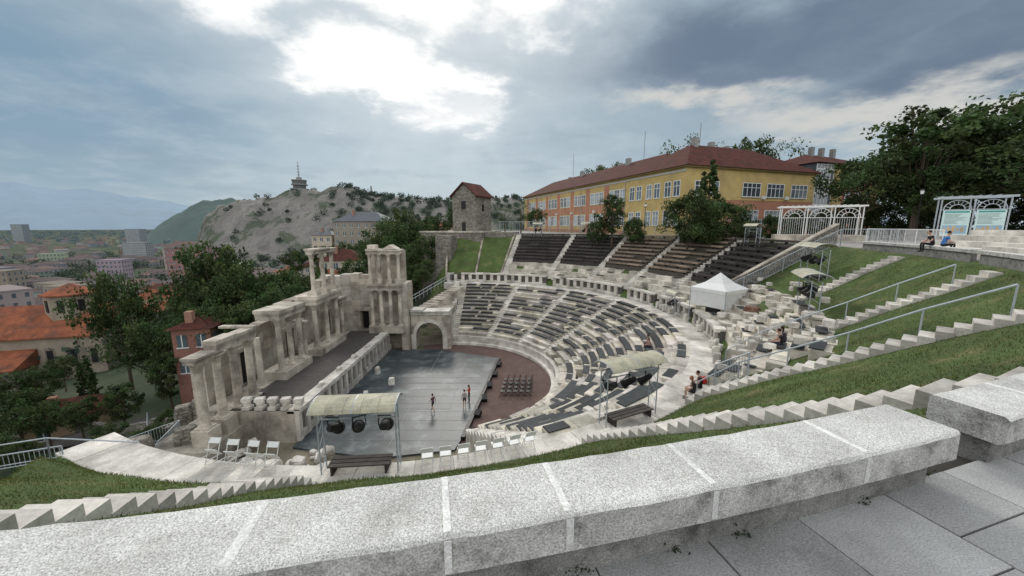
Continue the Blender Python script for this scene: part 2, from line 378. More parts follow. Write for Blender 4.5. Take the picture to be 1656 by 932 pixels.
# ------------------------------------------------------------------ rim benches
def bench(t0,t1,bands,name='stone_bench'):
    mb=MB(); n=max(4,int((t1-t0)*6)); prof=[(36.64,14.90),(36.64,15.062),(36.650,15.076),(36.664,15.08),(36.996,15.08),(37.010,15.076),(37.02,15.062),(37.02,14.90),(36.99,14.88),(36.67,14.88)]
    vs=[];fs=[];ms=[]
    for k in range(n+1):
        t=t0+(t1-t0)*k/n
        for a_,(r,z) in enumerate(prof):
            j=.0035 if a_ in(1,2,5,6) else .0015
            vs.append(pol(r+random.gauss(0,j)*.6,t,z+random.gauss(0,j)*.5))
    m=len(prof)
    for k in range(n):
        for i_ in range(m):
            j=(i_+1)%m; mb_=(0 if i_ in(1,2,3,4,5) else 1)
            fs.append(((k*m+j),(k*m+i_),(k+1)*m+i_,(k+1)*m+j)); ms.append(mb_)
    e=n*m
    for f in (tuple(range(m)),tuple(range(e,e+m))[::-1]): fs.append(f); ms.append(1)
    mb.v.extend(vs)
    for f,q in zip(fs,ms): mb.f.append(f); mb.m.append(q); mb.c.append((1,1,1))
    for tt in bands:
        d=U(.045,.085); c=U(.95,1.08)
        mb.sec(36.660,36.998,tt,tt+d,15.0,15.0835,2,c); mb.sec(36.99,37.0235,tt,tt+d,14.91,15.058,2,c*.75)
    mb.sec(36.74,36.94,t0+.12,t1-.12,14.4,14.878,1,.5,n=n)  # recessed base tinted darker to paint the shade under the slab
    return mb.build(name,[TRAV,TRAVF,MORT])
bench(-98,-73.2,[-79.2,-77.95,-77.15,-76.0,-74.45,-81,-83])
bench(-72.4,-58,[-71.4,-69.5,-68,-66])
bench(-42,-30.5,[-40,-36,-33]); bench(-29.5,-12,[-26,-22,-18])
mb=MB(); t=-100.
while t<-40:
    d=U(.85,1.1); rr=36.9; first=True
    while rr<44:
        L=U(.25,.55) if first else U(.75,1.1); first=False
        mb.sec(rr+.005,rr+L-.005,t+.008,t+d-.008,14.45,14.70+U(-.004,.004),0,U(.80,1.14))
        rr+=L
    t+=d
mb.sec(36.5,45,-101,-39,14.40,14.672,1,1,n=60)
mb.build('stone_pavement',[SLAB,JOINT])
C=[]
for t_,rr in ((-77.0,36.97),(-75.6,36.97),(-74.2,36.97),(-73.15,36.9),(-71.5,36.97),(-78.0,36.97),(-76.2,36.96)):
    x,y,_=pol(rr,t_)
    for q in range(38): C.append((x+random.gauss(0,.03),y+random.gauss(0,.012)+0.012,14.695+abs(random.gauss(0,.022))))
C=np.array(C); quads('weeds',leafquads(C,rng.uniform(.008,.022,len(C))),len(C),[LEAF],rng.uniform(.35,.9,(len(C),1))*np.ones((1,3)))
# ------------------------------------------------------------------ stage building
def column(mb,x,y,z,h,r,m=0,c=1.0,broken=False):
    mb.box(x-r*1.5,x+r*1.5,y-r*1.5,y+r*1.5,z,z+r*.5,m,c)
    mb.cyl((x,y,z+r*.5),(x,y,z+r*.85),r*1.35,r*1.3,14,m,c); mb.cyl((x,y,z+r*.85),(x,y,z+r*1.15),r*1.15,r*1.1,14,m,c*.9)
    top=h if broken else h-r*2.3
    mb.cyl((x,y,z+r*1.15),(x,y,z+top*.5),r,r*.95,14,m,c); mb.cyl((x,y,z+top*.5),(x,y,z+top),r*.95,r*.84,14,m,c*U(.85,1.05))
    if not broken:
        mb.cyl((x,y,z+top),(x,y,z+top+r*.9),r*.86,r*1.1,12,m,c*.8); mb.cyl((x,y,z+top+r*.9),(x,y,z+top+r*1.9),r*1.05,r*1.5,8,m,c*.85)
        mb.box(x-r*1.4,x+r*1.4,y-r*1.4,y+r*1.4,z+top+r*1.9,z+h,m,c)
def entab(mb,x0,x1,y0,y1,z,h,m=0):
    ax=0 if (x1-x0)>(y1-y0) else 1; L=(x1-x0) if ax==0 else (y1-y0); nb=max(1,int(L/1.4))
    for k in range(nb):
        f0,f1=k/nb,(k+1)/nb; c=U(.72,1.1); g=U(.015,.05)
        a0,a1,b0,b1=(x0+L*f0,x0+L*f1-g,y0,y1) if ax==0 else (x0,x1,y0+L*f0,y0+L*f1-g)
        mb.box(a0,a1,b0,b1,z,z+h*.4,m,c)
        e=.05; mb.box(a0-(e if ax else 0),a1+(e if ax else 0),b0-(0 if ax else e),b1+(0 if ax else e),z+h*.402,z+h*.7,m,c*.75)
        e=U(.08,.2); mb.box(a0-(e if ax else 0),a1+(e if ax else 0),b0-(0 if ax else e),b1+(0 if ax else e),z+h*.702,z+h*(1+U(-.16,.16)),m,c*1.05)
mb=MB()
mb.box(-23.2,-16.35,26.0,47.6,-.3,2.55,1,.8)
mb.box(-21.2,-16.7,26.1,47.5,2.553,2.62,2)
y=26.0
while y<47.3:
    d=1.15
    mb.box(-16.34,-16.02,y,y+.42,.1,2.35,0,U(.7,1.1)); mb.box(-16.34,-16.1,y+.43,y+d,.1,.75,0,U(.65,1.)); mb.box(-16.33,-16.25,y+.43,y+d,.76,2.3,0,.3)
    mb.box(-16.9,-15.92,y,y+d-.03,2.36,2.72+U(-.02,.02),0,U(.8,1.12)); y+=d
for k in range(6):
    mb.rock(-16.45+U(-.1,.1),27+k*3.4,2.85,U(.3,.5),U(.5,.9),U(.2,.35),U(-.2,.2),0,U(.8,1.15))
mb.build('stage_platform',[MARB,MARBD,PLAT])
mb=MB()
for yy,h in((23.6,4.6),(25.2,4.7),(26.8,4.8),(28.4,4.8)):
    mb.box(-21.6,-20.4,yy-.55,yy+.55,1.5,2.62,0,U(.8,1)); column(mb,-21,yy,2.62,h+.1,.30,0,U(.98,1.12))
entab(mb,-21.4,-20.6,24.8,28.95,7.5,.85); entab(mb,-21.4,-20.6,23.0,24.75,7.32,.42)
mb.box(-23.3,-20.55,28.6,29.1,8.25,8.42,0,1.)
mb.box(-24.5,-20.2,22.4,29.4,-1.5,1.5,0,.7); mb.box(-23.4,-19.8,21.6,22.4,-1.5,.7,0,.9)
for g0,g1,up in((32.2,35.4,0),(38.4,43.2,1)):
    mb.box(-22.4,-20.2,g0-.6,g1+.6,2.4,3.35,0,.9)
    ys=np.linspace(g0,g1,3)
    for yy in ys:
        column(mb,-20.9,yy,3.35,4.75,.27,0,U(.95,1.12)); 
    entab(mb,-22.5,-20.4,g0-.5,g1+.5,8.1,.8)
    if up:
        ys=np.linspace(g0+.3,g1-.2,3)
        for yy in ys:
            mb.box(-21.4,-20.4,yy-.4,yy+.4,8.92,9.4,0,.95); column(mb,-20.9,yy,9.4,4.0,.23,0,U(.95,1.1))
        entab(mb,-21.3,-20.5,g0,g1+.2,13.4,.5)
for yy in (30.2,36.4,37.2,44.6,45.8): column(mb,-21.5,yy,2.6,U(3.6,4.6),.26,0,1,broken=(yy in(30.2,)))
entab(mb,-22.0,-21.0,44.1,46.3,6.9,.7)
y=27.0
while y<47.5:
    d=U(1.2,2.2); top=np.interp(y,[27,32,38,42,47.5],[6.3,7.0,8.2,8.6,10.2])+U(-.4,.35)
    z=-2.
    while z<top:
        hh=U(.7,1.2); z2=min(top,z+hh); f=U(.35,.65)
        for ya,yb in((y,y+d*f-.02),(y+d*f,y+d-.02)): mb.box(-24.6,-23.5+U(-.04,.04),ya,yb,z,z2-.015,1,U(.72,1.12))
        z=z2
    y+=d
for yy in(30.5,37.0,45.0): mb.box(-23.6,-23.44,yy,yy+1.5,2.7,5.4,2,1.); mb.box(-23.6,-23.3,yy-.3,yy-.01,2.6,5.6,0); mb.box(-23.6,-23.3,yy+1.51,yy+1.8,2.6,5.6,0); mb.box(-23.6,-23.2,yy-.4,yy+1.9,5.61,5.95,0)  # black panels paint the shade inside framed niches
x=-24.0
while x<-14.2:
    d=U(.9,1.5); x2=min(-14.2,x+d); top=(10.2 if x<-19.4 else 13.2)+U(-.5,.3)
    z=0.
    while z<top:
        hh=U(.6,1.0); z2=min(top,z+hh)
        if not(-20.3<x+d/2<-19.0 and 2.5<z<5): mb.box(x,x2-.015,48.4+U(-.04,.04),49.8,z,z2-.015,1,U(.75,1.12))
        z=z2
    x=x2
mb.box(-20.4,-18.8,49.0,49.7,2.6,5.3,2,1.)  # black panel stands for the shade within the doorway
mb.box(-20.5,-20.2,48.2,48.6,2.6,5.2,0); mb.box(-19.0,-18.7,48.2,48.6,2.6,5.2,0); mb.box(-20.7,-18.5,48.1,48.6,5.2,5.6,0)
mb.box(-18.4,-14.0,46.4,48.35,2.6,3.5,0,.85)
for xx in(-18,-16.8,-15.6,-14.4): column(mb,xx,46.9,3.5,4.7,.26,0,U(.95,1.12))
entab(mb,-18.4,-14.0,46.5,48.3,8.2,.8)
for xx in(-18,-16.8,-15.6,-14.4): mb.box(xx-.33,xx+.33,46.6,47.3,9.02,9.5,0); column(mb,xx,46.95,9.5,3.3,.22,0,U(.95,1.1))
entab(mb,-18.3,-14.0,46.6,48.3,12.8,.55)
mb.add([(-16.2,46.5,13.4),(-14.4,46.5,13.4),(-15.3,46.5,13.95),(-16.2,48.2,13.4),(-14.4,48.2,13.4),(-15.3,48.2,13.95)],[(0,1,2),(5,4,3),(1,4,5,2),(0,2,5,3),(0,3,4,1)],0,1.05)
mb.box(-18.2,-17.2,46.9,48.1,13.4,13.9,0,1.)
mb.box(-14.4,-13.5,47.0,49.8,0,9.,1,.95)
mb.build('roman_stage_building',[MARBD,SCAE,BLACK])
mb=MB(); ax0,ax1=-13.4,-8.6; cx=-11.0; ra=1.75; spz=1.9; Y0,Y1=47.9,49.6
n=14; pts=[(cx-ra,-.1)]+[(cx-ra*math.cos(math.pi*k/n),spz+ra*math.sin(math.pi*k/n)) for k in range(n+1)]+[(cx+ra,-.1)]
T=4.7
for a,b in zip(pts[:-1],pts[1:]):
    if abs(a[0]-b[0])<1e-6: continue
    mb.hexa([(a[0],Y0,a[1]),(b[0],Y0,b[1]),(b[0],Y1,b[1]),(a[0],Y1,a[1]),(a[0],Y0,T),(b[0],Y0,T),(b[0],Y1,T),(a[0],Y1,T)],0,1)
    ma=Vector((a[0]-cx,a[1]-spz)); mb2=Vector((b[0]-cx,b[1]-spz)); a2=ma*1.25; b2=mb2*1.25
    mb.hexa([(a[0],Y0-.1,a[1]),(b[0],Y0-.1,b[1]),(b[0],Y0,b[1]),(a[0],Y0,a[1]),(cx+a2.x,Y0-.1,spz+a2.y),(cx+b2.x,Y0-.1,spz+b2.y),(cx+b2.x,Y0,spz+b2.y),(cx+a2.x,Y0,spz+a2.y)],1,U(.85,1.1))
mb.box(ax0,cx-ra,Y0,Y1,-.1,T,0,.95); mb.box(cx+ra,ax1+.4,Y0,Y1,-.1,T,0,1.05)
mb.box(ax0,cx-ra-.02,Y0-.12,Y0,-.1,2.0,1,.9); mb.box(cx+ra+.02,ax1,Y0-.12,Y0,-.1,2.0,1,.9)
entab(mb,ax0,ax1+.4,Y0-.15,Y1,T,.6,1)
mb.box(-13.4,-8.6,51,56,3.5,4.5,0,.8)
mb.build('arched_gateway',[MARBD,MARB])
mb=MB()
for q in range(12):
    f=q/12; x=-13+4.6*f; y0=51+9*f; mb.rbox(x,y0,4.6+2.2*f-1,2.0,1.1,2.,-.45,0,U(.85,1.1))
    mb.cyl((x-1,y0,5.5+2.2*f),(x-1,y0,6.6+2.2*f),.03,n=6,m=1)
for k in range(2): mb.cyl((-14,51,6.6-.45*k),(-9.8,59.3,8.7-.45*k),.03,n=6,m=1)
mb.build('access_ramp',[MARBD,STEEL])
def fragment(mb,x,y,z,s,c=1.):
    kind=random.random()
    if kind<.65: mb.rock(x,y,z+s*.22,s*U(.8,1.5),s*U(.6,1.),s*U(.4,.7),U(0,3),0,c,rx=U(-.15,.15))
    elif kind<.8:
        a=U(0,3.14); mb.cyl((x-math.cos(a)*s,y-math.sin(a)*s,z+s*.3),(x+math.cos(a)*s,y+math.sin(a)*s,z+s*.3),s*.32,s*.28,12,0,c)
    else: mb.ell((x,y,z+s*.35),(s*.5,s*.4,s*.45),0,c,8,6,jit=.15)
mb=MB()
for k in range(130):
    x=U(-28,-12.5);y=U(17.5,25.0)
    z=float(hgt(x,y)); fragment(mb,x,y,z+(.0 if U(0,1)<.7 else .4),U(.3,.9),U(.65,1.15))
for k in range(9): mb.rock(-19.5+k*.98+U(-.2,.2),U(20.2,21.8),U(.4,1.4),U(.7,1.1),U(.6,1.),U(.7,1.6),U(-.5,.5),0,U(.75,1.1))
for k,(x,y) in enumerate([(-13.8,33),(-12.4,36.2),(-14.9,39.2),(-15.2,30)]): mb.rock(x,y,.5,.6,.45,.75,U(0,3),0,1.05)
mb.build('marble_fragments',[MARB])
mb=MB()
for k in range(5):
    x=-20.0+k*.98; mb.box(x-.28,x+.28,26.0,26.6,2.62,2.85,0,.9)
    mb.cyl((x,26.3,2.85),(x,26.3,3.25),.22,.30,10,0,1.1); mb.rbox(x,26.3,3.38,.62,.5,.26,.2,0,1.15); mb.ell((x,26.3,3.15),(.30,.27,.2),0,1.15,9,7,jit=.12)
mb.build('carved_capitals',[MARB])
mb=MB()
for (x0,y0,x1,y1,h) in ((-30,19,-22,24,2.4),(-33,24,-26,30,2.2),(-29,22,-26,18,1.6),(-36,33,-27,36,1.8),(-33,16,-27,20,2.)):
    L=math.hypot(x1-x0,y1-y0); nn=int(L/1.1); a=math.atan2(y1-y0,x1-x0)
    for q in range(nn):
        f=(q+.5)/nn; x=x0+(x1-x0)*f; y=y0+(y1-y0)*f; z=float(hgt(x,y)); hh=h*U(.55,1.1)
        mb.rock(x,y,z+hh/2-.3,1.3,.9,hh+.6,a,0,U(.8,1.15),j=.06)
mb.build('ruined_wall',[RUBB])
# ------------------------------------------------------------------ small things
def folding_chair(name,col):
    mb=MB()
    mb.rbox(0,0,.44,.42,.40,.03,0,0,1,rx=.04)
    mb.rbox(0,-.24,.76,.42,.02,.20,0,0,1,rx=.15)
    for sx in(-.21,.21):
        mb.cyl((sx,-.30,.86),(sx,.26,.0),.016,n=6); mb.cyl((sx*.9,.17,.46),(sx*.9,-.26,.0),.016,n=6)
    mb.cyl((-.21,.22,.06),(.21,.22,.06),.01,n=6); mb.cyl((-.19,-.22,.06),(.19,-.22,.06),.01,n=6)
    o=mb.build(name,[col]); me=o.data; bpy.data.objects.remove(o); return me
cw=folding_chair('folding_chair',WHITEP); cb=folding_chair('black_chair',BLACK)
for k in range(7):
    tt=-69.0-k*1.68; x,y,_=pol(24.35,tt); inst('folding_chair',cw,(x,y,6.81),R(tt+90)+U(-.08,.08),1.05)
for k in range(4):
    x,y,_=pol(24.5,-93.6-k*2.0); o=inst('folding_chair',cw,(x,y,6.83),R(-95-k*1.6+90)+U(-.1,.1),1.1); o.rotation_euler[0]=-.95; o.location[2]=7.02
for a in range(5):
    for b in range(4):
        inst('black_chair',cb,(-.9+a*.62+b*.1,33.9+b*.95+U(-.05,.05),.03),R(88)+U(-.1,.1),1.1)
def spot(mb,x,y,z,yaw,pitch=.6,s=1.):
    d=Vector((math.cos(yaw)*math.cos(pitch),math.sin(yaw)*math.cos(pitch),-math.sin(pitch)))
    p=Vector((x,y,z)); mb.cyl(p-d*.22*s,p+d*.18*s,.13*s,.17*s,12,2); mb.cyl(p+d*.18*s,p+d*.30*s,.2*s,.22*s,12,2); mb.cyl(p-d*.30*s,p-d*.22*s,.08*s,.12*s,10,2)
    sd=Vector((-math.sin(yaw),math.cos(yaw),0))
    for q in(-1,1): mb.cyl(p+sd*.2*s*q,p+sd*.2*s*q+Vector((0,0,.35*s)),.02*s,n=6,m=2)
    mb.cyl(p+sd*.2*s+Vector((0,0,.35*s)),p-sd*.2*s+Vector((0,0,.35*s)),.02*s,n=6,m=2)
def canopy(x,y,z,rz,w=3.1,d=1.5,h=2.5,ns=3,name='stage_light_canopy'):
    mb=MB(); Mx=Matrix.Translation((x,y,z))@Matrix.Rotation(rz,4,'Z')
    def P(a,b,c): return tuple(Mx@Vector((a,b,c)))
    for sx in(-1,1):
        for sy in(-.25,.25): mb.cyl(P(sx*w/2,sy,0),P(sx*w/2,sy,h),.03,n=8,m=1)
        for q in range(5): mb.cyl(P(sx*w/2,-.25,h*q/5+.1),P(sx*w/2,.25,h*(q+1)/5),.014,n=6,m=1)
    for sy in(-.25,.25):
        mb.cyl(P(-w/2,sy,h),P(w/2,sy,h),.035,n=8,m=1)
    mb.cyl(P(-w/2,0,h-.35),P(w/2,0,h-.35),.03,n=8,m=1)
    n=10
    def arc(k,e=0): a=math.pi*(.12+.76*k/n); return (-d/2*math.cos(a)*1.05,h+.02+.48*math.sin(a)+e)
    for k in range(n):
        (y0,z0),(y1,z1)=arc(k),arc(k+1)
        for q in range(5):
            xa=-w/2-.1+(w+.2)*q/5; xb=-w/2-.1+(w+.2)*(q+1)/5-.012
            mb.hexa([P(xa,y0,z0),P(xb,y0,z0),P(xb,y1,z1),P(xa,y1,z1),P(xa,y0,z0+.02),P(xb,y0,z0+.02),P(xb,y1,z1+.02),P(xa,y1,z1+.02)],0,U(.95,1.04))
    for xa in(-w/2-.1,0,w/2+.1):
        for k in range(n):
            (y0,z0),(y1,z1)=arc(k,.01),arc(k+1,.01); mb.cyl(P(xa,y0,z0),P(xa,y1,z1),.022,n=6,m=1)
    for k in range(ns):
        a=P(-w/2+w*(k+.5)/ns,.05,h-.75+U(-.08,.08)); yaw=math.atan2(CY-y,CX-x)+U(-.9,.9); spot(mb,*a,yaw,U(.3,.8),1.2)
    if ns==3:
        for q in range(3): mb.rbox(*P(0,-.32+q*.25,.38),w*.8,.2,.05,rz,3,U(.8,1.3))
        for q in(-.35,.35): mb.rbox(*P(q*w,-.05,.17),.08,.7,.34,rz,3,.8)
    return mb.build(name,[CREAM,STEEL,BLACK,DWOOD])
canopy(-5.95,13.4,6.8,R(5),w=2.9); canopy(5.8,17.3,6.8,R(26),w=3.2,h=2.7)
for (r,t,w,z) in ((33.,-14,3.,None),(30.5,-27,3.2,None)):
    x,y,_=pol(r,t); canopy(x,y,float(hgt(x,y)),R(t+90),w=w,h=2.4,d=1.6)
for (r,t) in ((36.,69),(36.,54),(36.3,40),(35.5,25),(35.5,8),(25.2,3)):
    x,y,_=pol(r,t); z=6.8 if r<26 else 8.2+.6125*(r-26.3); canopy(x,y,z,R(t+90),w=1.7,d=1.0,h=2.2,ns=2)
mb=MB(); x,y,_=pol(27.3,-8); z=8.2; s=1.7; rz=.5
Mx=Matrix.Translation((x,y,z))@Matrix.Rotation(rz,4,'Z'); P=lambda a,b,c:tuple(Mx@Vector((a,b,c)))
mb.add([P(-s,-s,2.5),P(s,-s,2.5),P(s,s,2.5),P(-s,s,2.5),P(0,0,3.9),P(-s*.5,-s*.5,3.0),P(s*.5,-s*.5,3.0),P(s*.5,s*.5,3.0),P(-s*.5,s*.5,3.0)],[(0,1,6,5),(1,2,7,6),(2,3,8,7),(3,0,5,8),(5,6,4),(6,7,4),(7,8,4),(8,5,4)],0,1)
cs=[(-s,-s),(s,-s),(s,s),(-s,s)]
for (a,b),(c,d) in zip(cs,cs[1:]+cs[:1]):
    mb.add([P(a,b,2.2),P(c,d,2.2),P(c,d,2.5),P(a,b,2.5)],[(0,1,2,3)],0,.97)
    mb.cyl(P(a,b,-1),P(a,b,2.5),.04,n=6,m=1)
for (a,b),(c,d),z0 in((cs[0],cs[1],.6),(cs[3],cs[0],.9),(cs[1],cs[2],.3)):
    nn=8; vs=[]
    for k in range(nn+1):
        f=k/nn; o=.05*math.sin(k*2.1); vs+=[P(a*.97+(c-a)*.97*f+o,b*.97+(d-b)*.97*f+o,z0),P(a*.97+(c-a)*.97*f,b*.97+(d-b)*.97*f,2.25)]
    mb.add(vs,[(2*k,2*k+2,2*k+3,2*k+1) for k in range(nn)],0,.9)
mb.rbox(x,y,z+.2,1.8,1.2,.9,rz,2)
mb.build('white_gazebo_tent',[FABR,STEEL,BLACK])
mb=MB()
for k in range(12):
    rr=28+U(0,2.2); t=U(-18,-13.5); x,y,_=pol(rr,t); mb.rock(x,y,8.7+U(0,.7),U(.5,1.1),U(.5,.9),U(.5,1.),U(0,3),0,U(.7,1.2))
mb.build('brick_ruin',[BRICK])
mb=MB()
for k in range(30):
    t=U(-40,12); rr=U(25.3,26.0); x,y,_=pol(rr,t); mb.rock(x,y,6.8+.35,U(.3,.7),U(.3,.5),U(.4,.9),R(t)+U(-.3,.3),0,U(.7,1.1))
for k in range(40):
    t=U(-46,-6); rr=U(26.3,31.5); x,y,_=pol(rr,t); z=8.55+.6*(rr-26.3); mb.rock(x,y,z+.15,U(.25,.6),U(.25,.45),U(.2,.45),R(t)+U(-.9,.9),0,U(.7,1.15),rx=U(-.2,.2))
mb.build('broken_marble_blocks',[MARB])
def railing(pts,h=1.0,name='metal_railing',bars=True,mat_=None,step=.16,thick=.012):
    mb=MB()
    for a,b in zip(pts[:-1],pts[1:]):
        a=Vector(a);b=Vector(b); L=(b-a).length; up=Vector((0,0,h))
        mb.cyl(a+up,b+up,.03,n=6); mb.cyl(a+Vector((0,0,.12)),b+Vector((0,0,.12)),.02,n=6)
        npst=max(1,round(L/2)); 
        for k in range(npst+1): p=a+(b-a)*k/npst; mb.cyl(p-Vector((0,0,.2)),p+up,.03,n=6)
        if bars:
            nb=int(L/step)
            for k in range(nb): p=a+(b-a)*(k+.5)/nb; mb.cyl(p+Vector((0,0,.12)),p+up,thick,n=4)
    return mb.build(name,[mat_ or STEEL])
railing([(-23.5,12.5,6.6),(-18.9,13.9,6.8),(-16.6,15.2,5.8)],1.0,bars=False)
railing([(-23.5,12.9,6.3),(-18.9,14.3,6.5)],.7,bars=True)
railing([(-30,23.5,-.5),(-25.5,26.5,.5),(-23.5,22.5,1)],1.1); railing([(-28,19.5,.3),(-22,20.5,1.6)],1.1)
railing([(-40,38,-5),(-33,31,-3.5),(-27,34,-1)],1.1,name='metal_fence')
railing([pol(35.4,-6.2,13.6),pol(37.4,-6.5,14.7),pol(40.5,-9,14.7)],1.3,name='metal_fence')
railing([pol(39.5,-17,14.7),pol(41,-9,14.7),pol(42,-2,14.7)],1.3,name='metal_fence',mat_=WHITEP)
railing([pol(28.4,-5.8,9.6),pol(31.2,-6.2,11.2),pol(34.8,-6.2,13.3)],1.2,name='metal_fence')
railing([pol(39,82,14.7),pol(39.4,70,14.7),pol(39.4,58,14.7),pol(40,46,14.7),pol(41,30,14.7),pol(42,16,14.7)],2.4,name='terrace_fence',step=.35,thick=.02)
railing([pol(27.0,-48.3,8.3),pol(28.4,-48.4,9.3)],1.3,name='metal_gate',step=.14)
def archfence(x,y,z,rz,bays,bw,h,name,board=False):
    mb=MB(); Mx=Matrix.Translation((x,y,z))@Matrix.Rotation(rz,4,'Z'); P=lambda a,b,c:tuple(Mx@Vector((a,b,c)))
    Wt=bays*bw
    for k in range(bays+1):
        xx=-Wt/2+k*bw
        for yy in(0,1.4): mb.cyl(P(xx,yy,0),P(xx,yy,h),.05,n=8,m=0)
        mb.cyl(P(xx,0,h),P(xx,1.4,h),.04,n=6)
    for yy in(-.1,1.5): 
        mb.hexa([P(-Wt/2-.3,yy-.05,h),P(Wt/2+.3,yy-.05,h),P(Wt/2+.3,yy+.05,h),P(-Wt/2-.3,yy+.05,h),P(-Wt/2-.3,yy-.05,h+.16),P(Wt/2+.3,yy-.05,h+.16),P(Wt/2+.3,yy+.05,h+.16),P(-Wt/2-.3,yy+.05,h+.16)],0,1)
    for q in range(int(Wt/.5)): mb.cyl(P(-Wt/2+q*.5,-.2,h+.2),P(-Wt/2+q*.5,1.6,h+.2),.03,n=4)
    for k in range(bays):
        c0=-Wt/2+(k+.5)*bw; rr=bw*.42; zc=h-rr-.15
        for r2 in(rr,rr*.55):
            for q in range(10):
                a=math.pi*q/10;b=math.pi*(q+1)/10; mb.cyl(P(c0-r2*math.cos(a),0,zc+r2*math.sin(a)),P(c0-r2*math.cos(b),0,zc+r2*math.sin(b)),.035,n=5)
        for q in range(1,8):
            a=math.pi*q/8; mb.cyl(P(c0-rr*.55*math.cos(a),0,zc+rr*.55*math.sin(a)),P(c0-rr*math.cos(a),0,zc+rr*math.sin(a)),.02,n=4)
        for q in range(int(bw/.2)):
            xx=c0-bw/2+.1+q*.2; 
            if not board: mb.cyl(P(xx,0,.1),P(xx,0,zc),.014,n=4)
        mb.cyl(P(c0-bw/2,0,zc),P(c0+bw/2,0,zc),.035,n=5)
        if board:
            a0,a1=c0-bw*.42,c0+bw*.42; b0,b1=.45,zc-.05
            mb.hexa([P(a0,-.12,b0),P(a1,-.12,b0),P(a1,-.06,b0),P(a0,-.06,b0),P(a0,-.12,b1),P(a1,-.12,b1),P(a1,-.06,b1),P(a0,-.06,b1)],1,1)
            W2=a1-a0; H2=b1-b0
            def pan(u0,u1,v0,v1,m,c=1.,e=.0):
                mb.hexa([P(a0+u0*W2,-.126-e,b0+v0*H2),P(a0+u1*W2,-.126-e,b0+v0*H2),P(a0+u1*W2,-.121,b0+v0*H2),P(a0+u0*W2,-.121,b0+v0*H2),P(a0+u0*W2,-.126-e,b0+v1*H2),P(a0+u1*W2,-.126-e,b0+v1*H2),P(a0+u1*W2,-.121,b0+v1*H2),P(a0+u0*W2,-.121,b0+v1*H2)],m,c)
            pan(.06,.94,.90,.97,2,1.); pan(.06,.94,.1,.42,3,.9)
            for q in range(5): pan(.1+.16*q,.2+.16*q,.16+.05*(q%2),.30+.05*(q%3),4,U(.7,1.2),.004)
            for q in range(9): pan(.08,.5+U(0,.4),.48+.045*q,.495+.045*q,5,.8,.002)
    mb.rbox(*P(0,.7,-.35),Wt+1.0,3.,.7,rz,6,1.); mb.rbox(*P(0,.5,-.95),Wt+2.4,4.4,.7,rz,6,.9)
    mb.build(name,[WHITEP if not board else STEEL,POSTB,flat('b1'+name,(.10,.35,.33)),flat('b2'+name,(.35,.50,.62)),flat('b3'+name,(.55,.38,.2)),flat('b4'+name,(.25,.3,.3)),MARBD])
archfence(33.8,41.5,15.3,R(-28),3,2.35,3.0,'arched_metal_pergola')
archfence(37.2,30.6,15.0,R(-40),2,1.8,3.5,'information_board_gate',board=True)
mb=MB()
for k in range(4): mb.sec(38.6+k*1.1,40+k*1.1,-27+k,-15,14.5,14.95+.35*k,0,1.,n=6)
for k in range(5): mb.sec(37.9,38.5,-41+k*3,-38.4+k*3,14.5,15.2,0,U(.9,1.1))
mb.build('stone_terrace_steps',[MARB])
# ------------------------------------------------------------------ trees
def treeproto(seed,H=10.,cr=3.6,ch=6.4,nc=70,lp=90,ls=.30,low=.30,kind='b'):
    random.seed(seed); r_=np.random.default_rng(seed); mb=MB()
    mb.cyl((0,0,-.6),(0,0,H*low),.26,.19,9,1); top=Vector((U(-.3,.3),U(-.3,.3),H*.72)); mb.cyl((0,0,H*low),top,.19,.07,8,1)
    cen=[];
    for k in range(nc):
        while True:
            p=r_.uniform(-1,1,3); d=np.linalg.norm(p)
            if d<1 and (d>.55 or r_.random()<.3): break
        wob=1+.28*math.sin(3*math.atan2(p[1],p[0])+seed)+.12*math.sin(5*p[2]*3+seed)
        c=np.array([p[0]*cr*wob,p[1]*cr*wob,H-ch/2+p[2]*ch/2])
        if kind=='c': f=1-(c[2]-(H-ch))/ch; c[0]*=.25+.9*f; c[1]*=.25+.9*f
        cen.append(c)
    for k in range(0,nc,5 if kind=='b' else 9):
        c=cen[k]; z0=H*low+U(0,.3)*H*.5; mb.cyl((0,0,min(z0,c[2]-.4)),tuple(c),.085,.02,5,1)
    C=[];S=[];K=[]
    for c in cen:
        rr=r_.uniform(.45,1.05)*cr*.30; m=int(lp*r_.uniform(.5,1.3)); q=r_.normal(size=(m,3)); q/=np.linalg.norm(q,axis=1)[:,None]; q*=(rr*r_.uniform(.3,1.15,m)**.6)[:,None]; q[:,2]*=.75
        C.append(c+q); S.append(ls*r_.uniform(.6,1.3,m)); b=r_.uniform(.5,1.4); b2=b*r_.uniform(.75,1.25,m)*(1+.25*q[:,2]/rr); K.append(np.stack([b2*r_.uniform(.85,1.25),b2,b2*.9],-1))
    C=np.concatenate(C);S=np.concatenate(S);K=np.concatenate(K)
    global rng; old=rng; rng=r_; V=leafquads(C,S); rng=old
    o=len(mb.v); mb.v.extend(map(tuple,V.tolist())); n=len(C)
    mb.f.extend([(o+4*a,o+4*a+1,o+4*a+2,o+4*a+3) for a in range(n)]); mb.m.extend([0]*n); mb.c.extend(map(tuple,K.tolist()))
    ob=mb.build('tree_proto',[LEAF,BARK]); me=ob.data; bpy.data.objects.remove(ob); return me
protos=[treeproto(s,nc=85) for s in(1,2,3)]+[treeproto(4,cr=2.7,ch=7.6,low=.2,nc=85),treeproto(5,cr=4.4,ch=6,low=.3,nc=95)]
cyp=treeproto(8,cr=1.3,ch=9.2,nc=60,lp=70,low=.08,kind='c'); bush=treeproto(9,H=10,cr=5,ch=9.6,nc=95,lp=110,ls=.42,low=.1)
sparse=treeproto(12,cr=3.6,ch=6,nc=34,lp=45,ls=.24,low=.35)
random.seed(11)
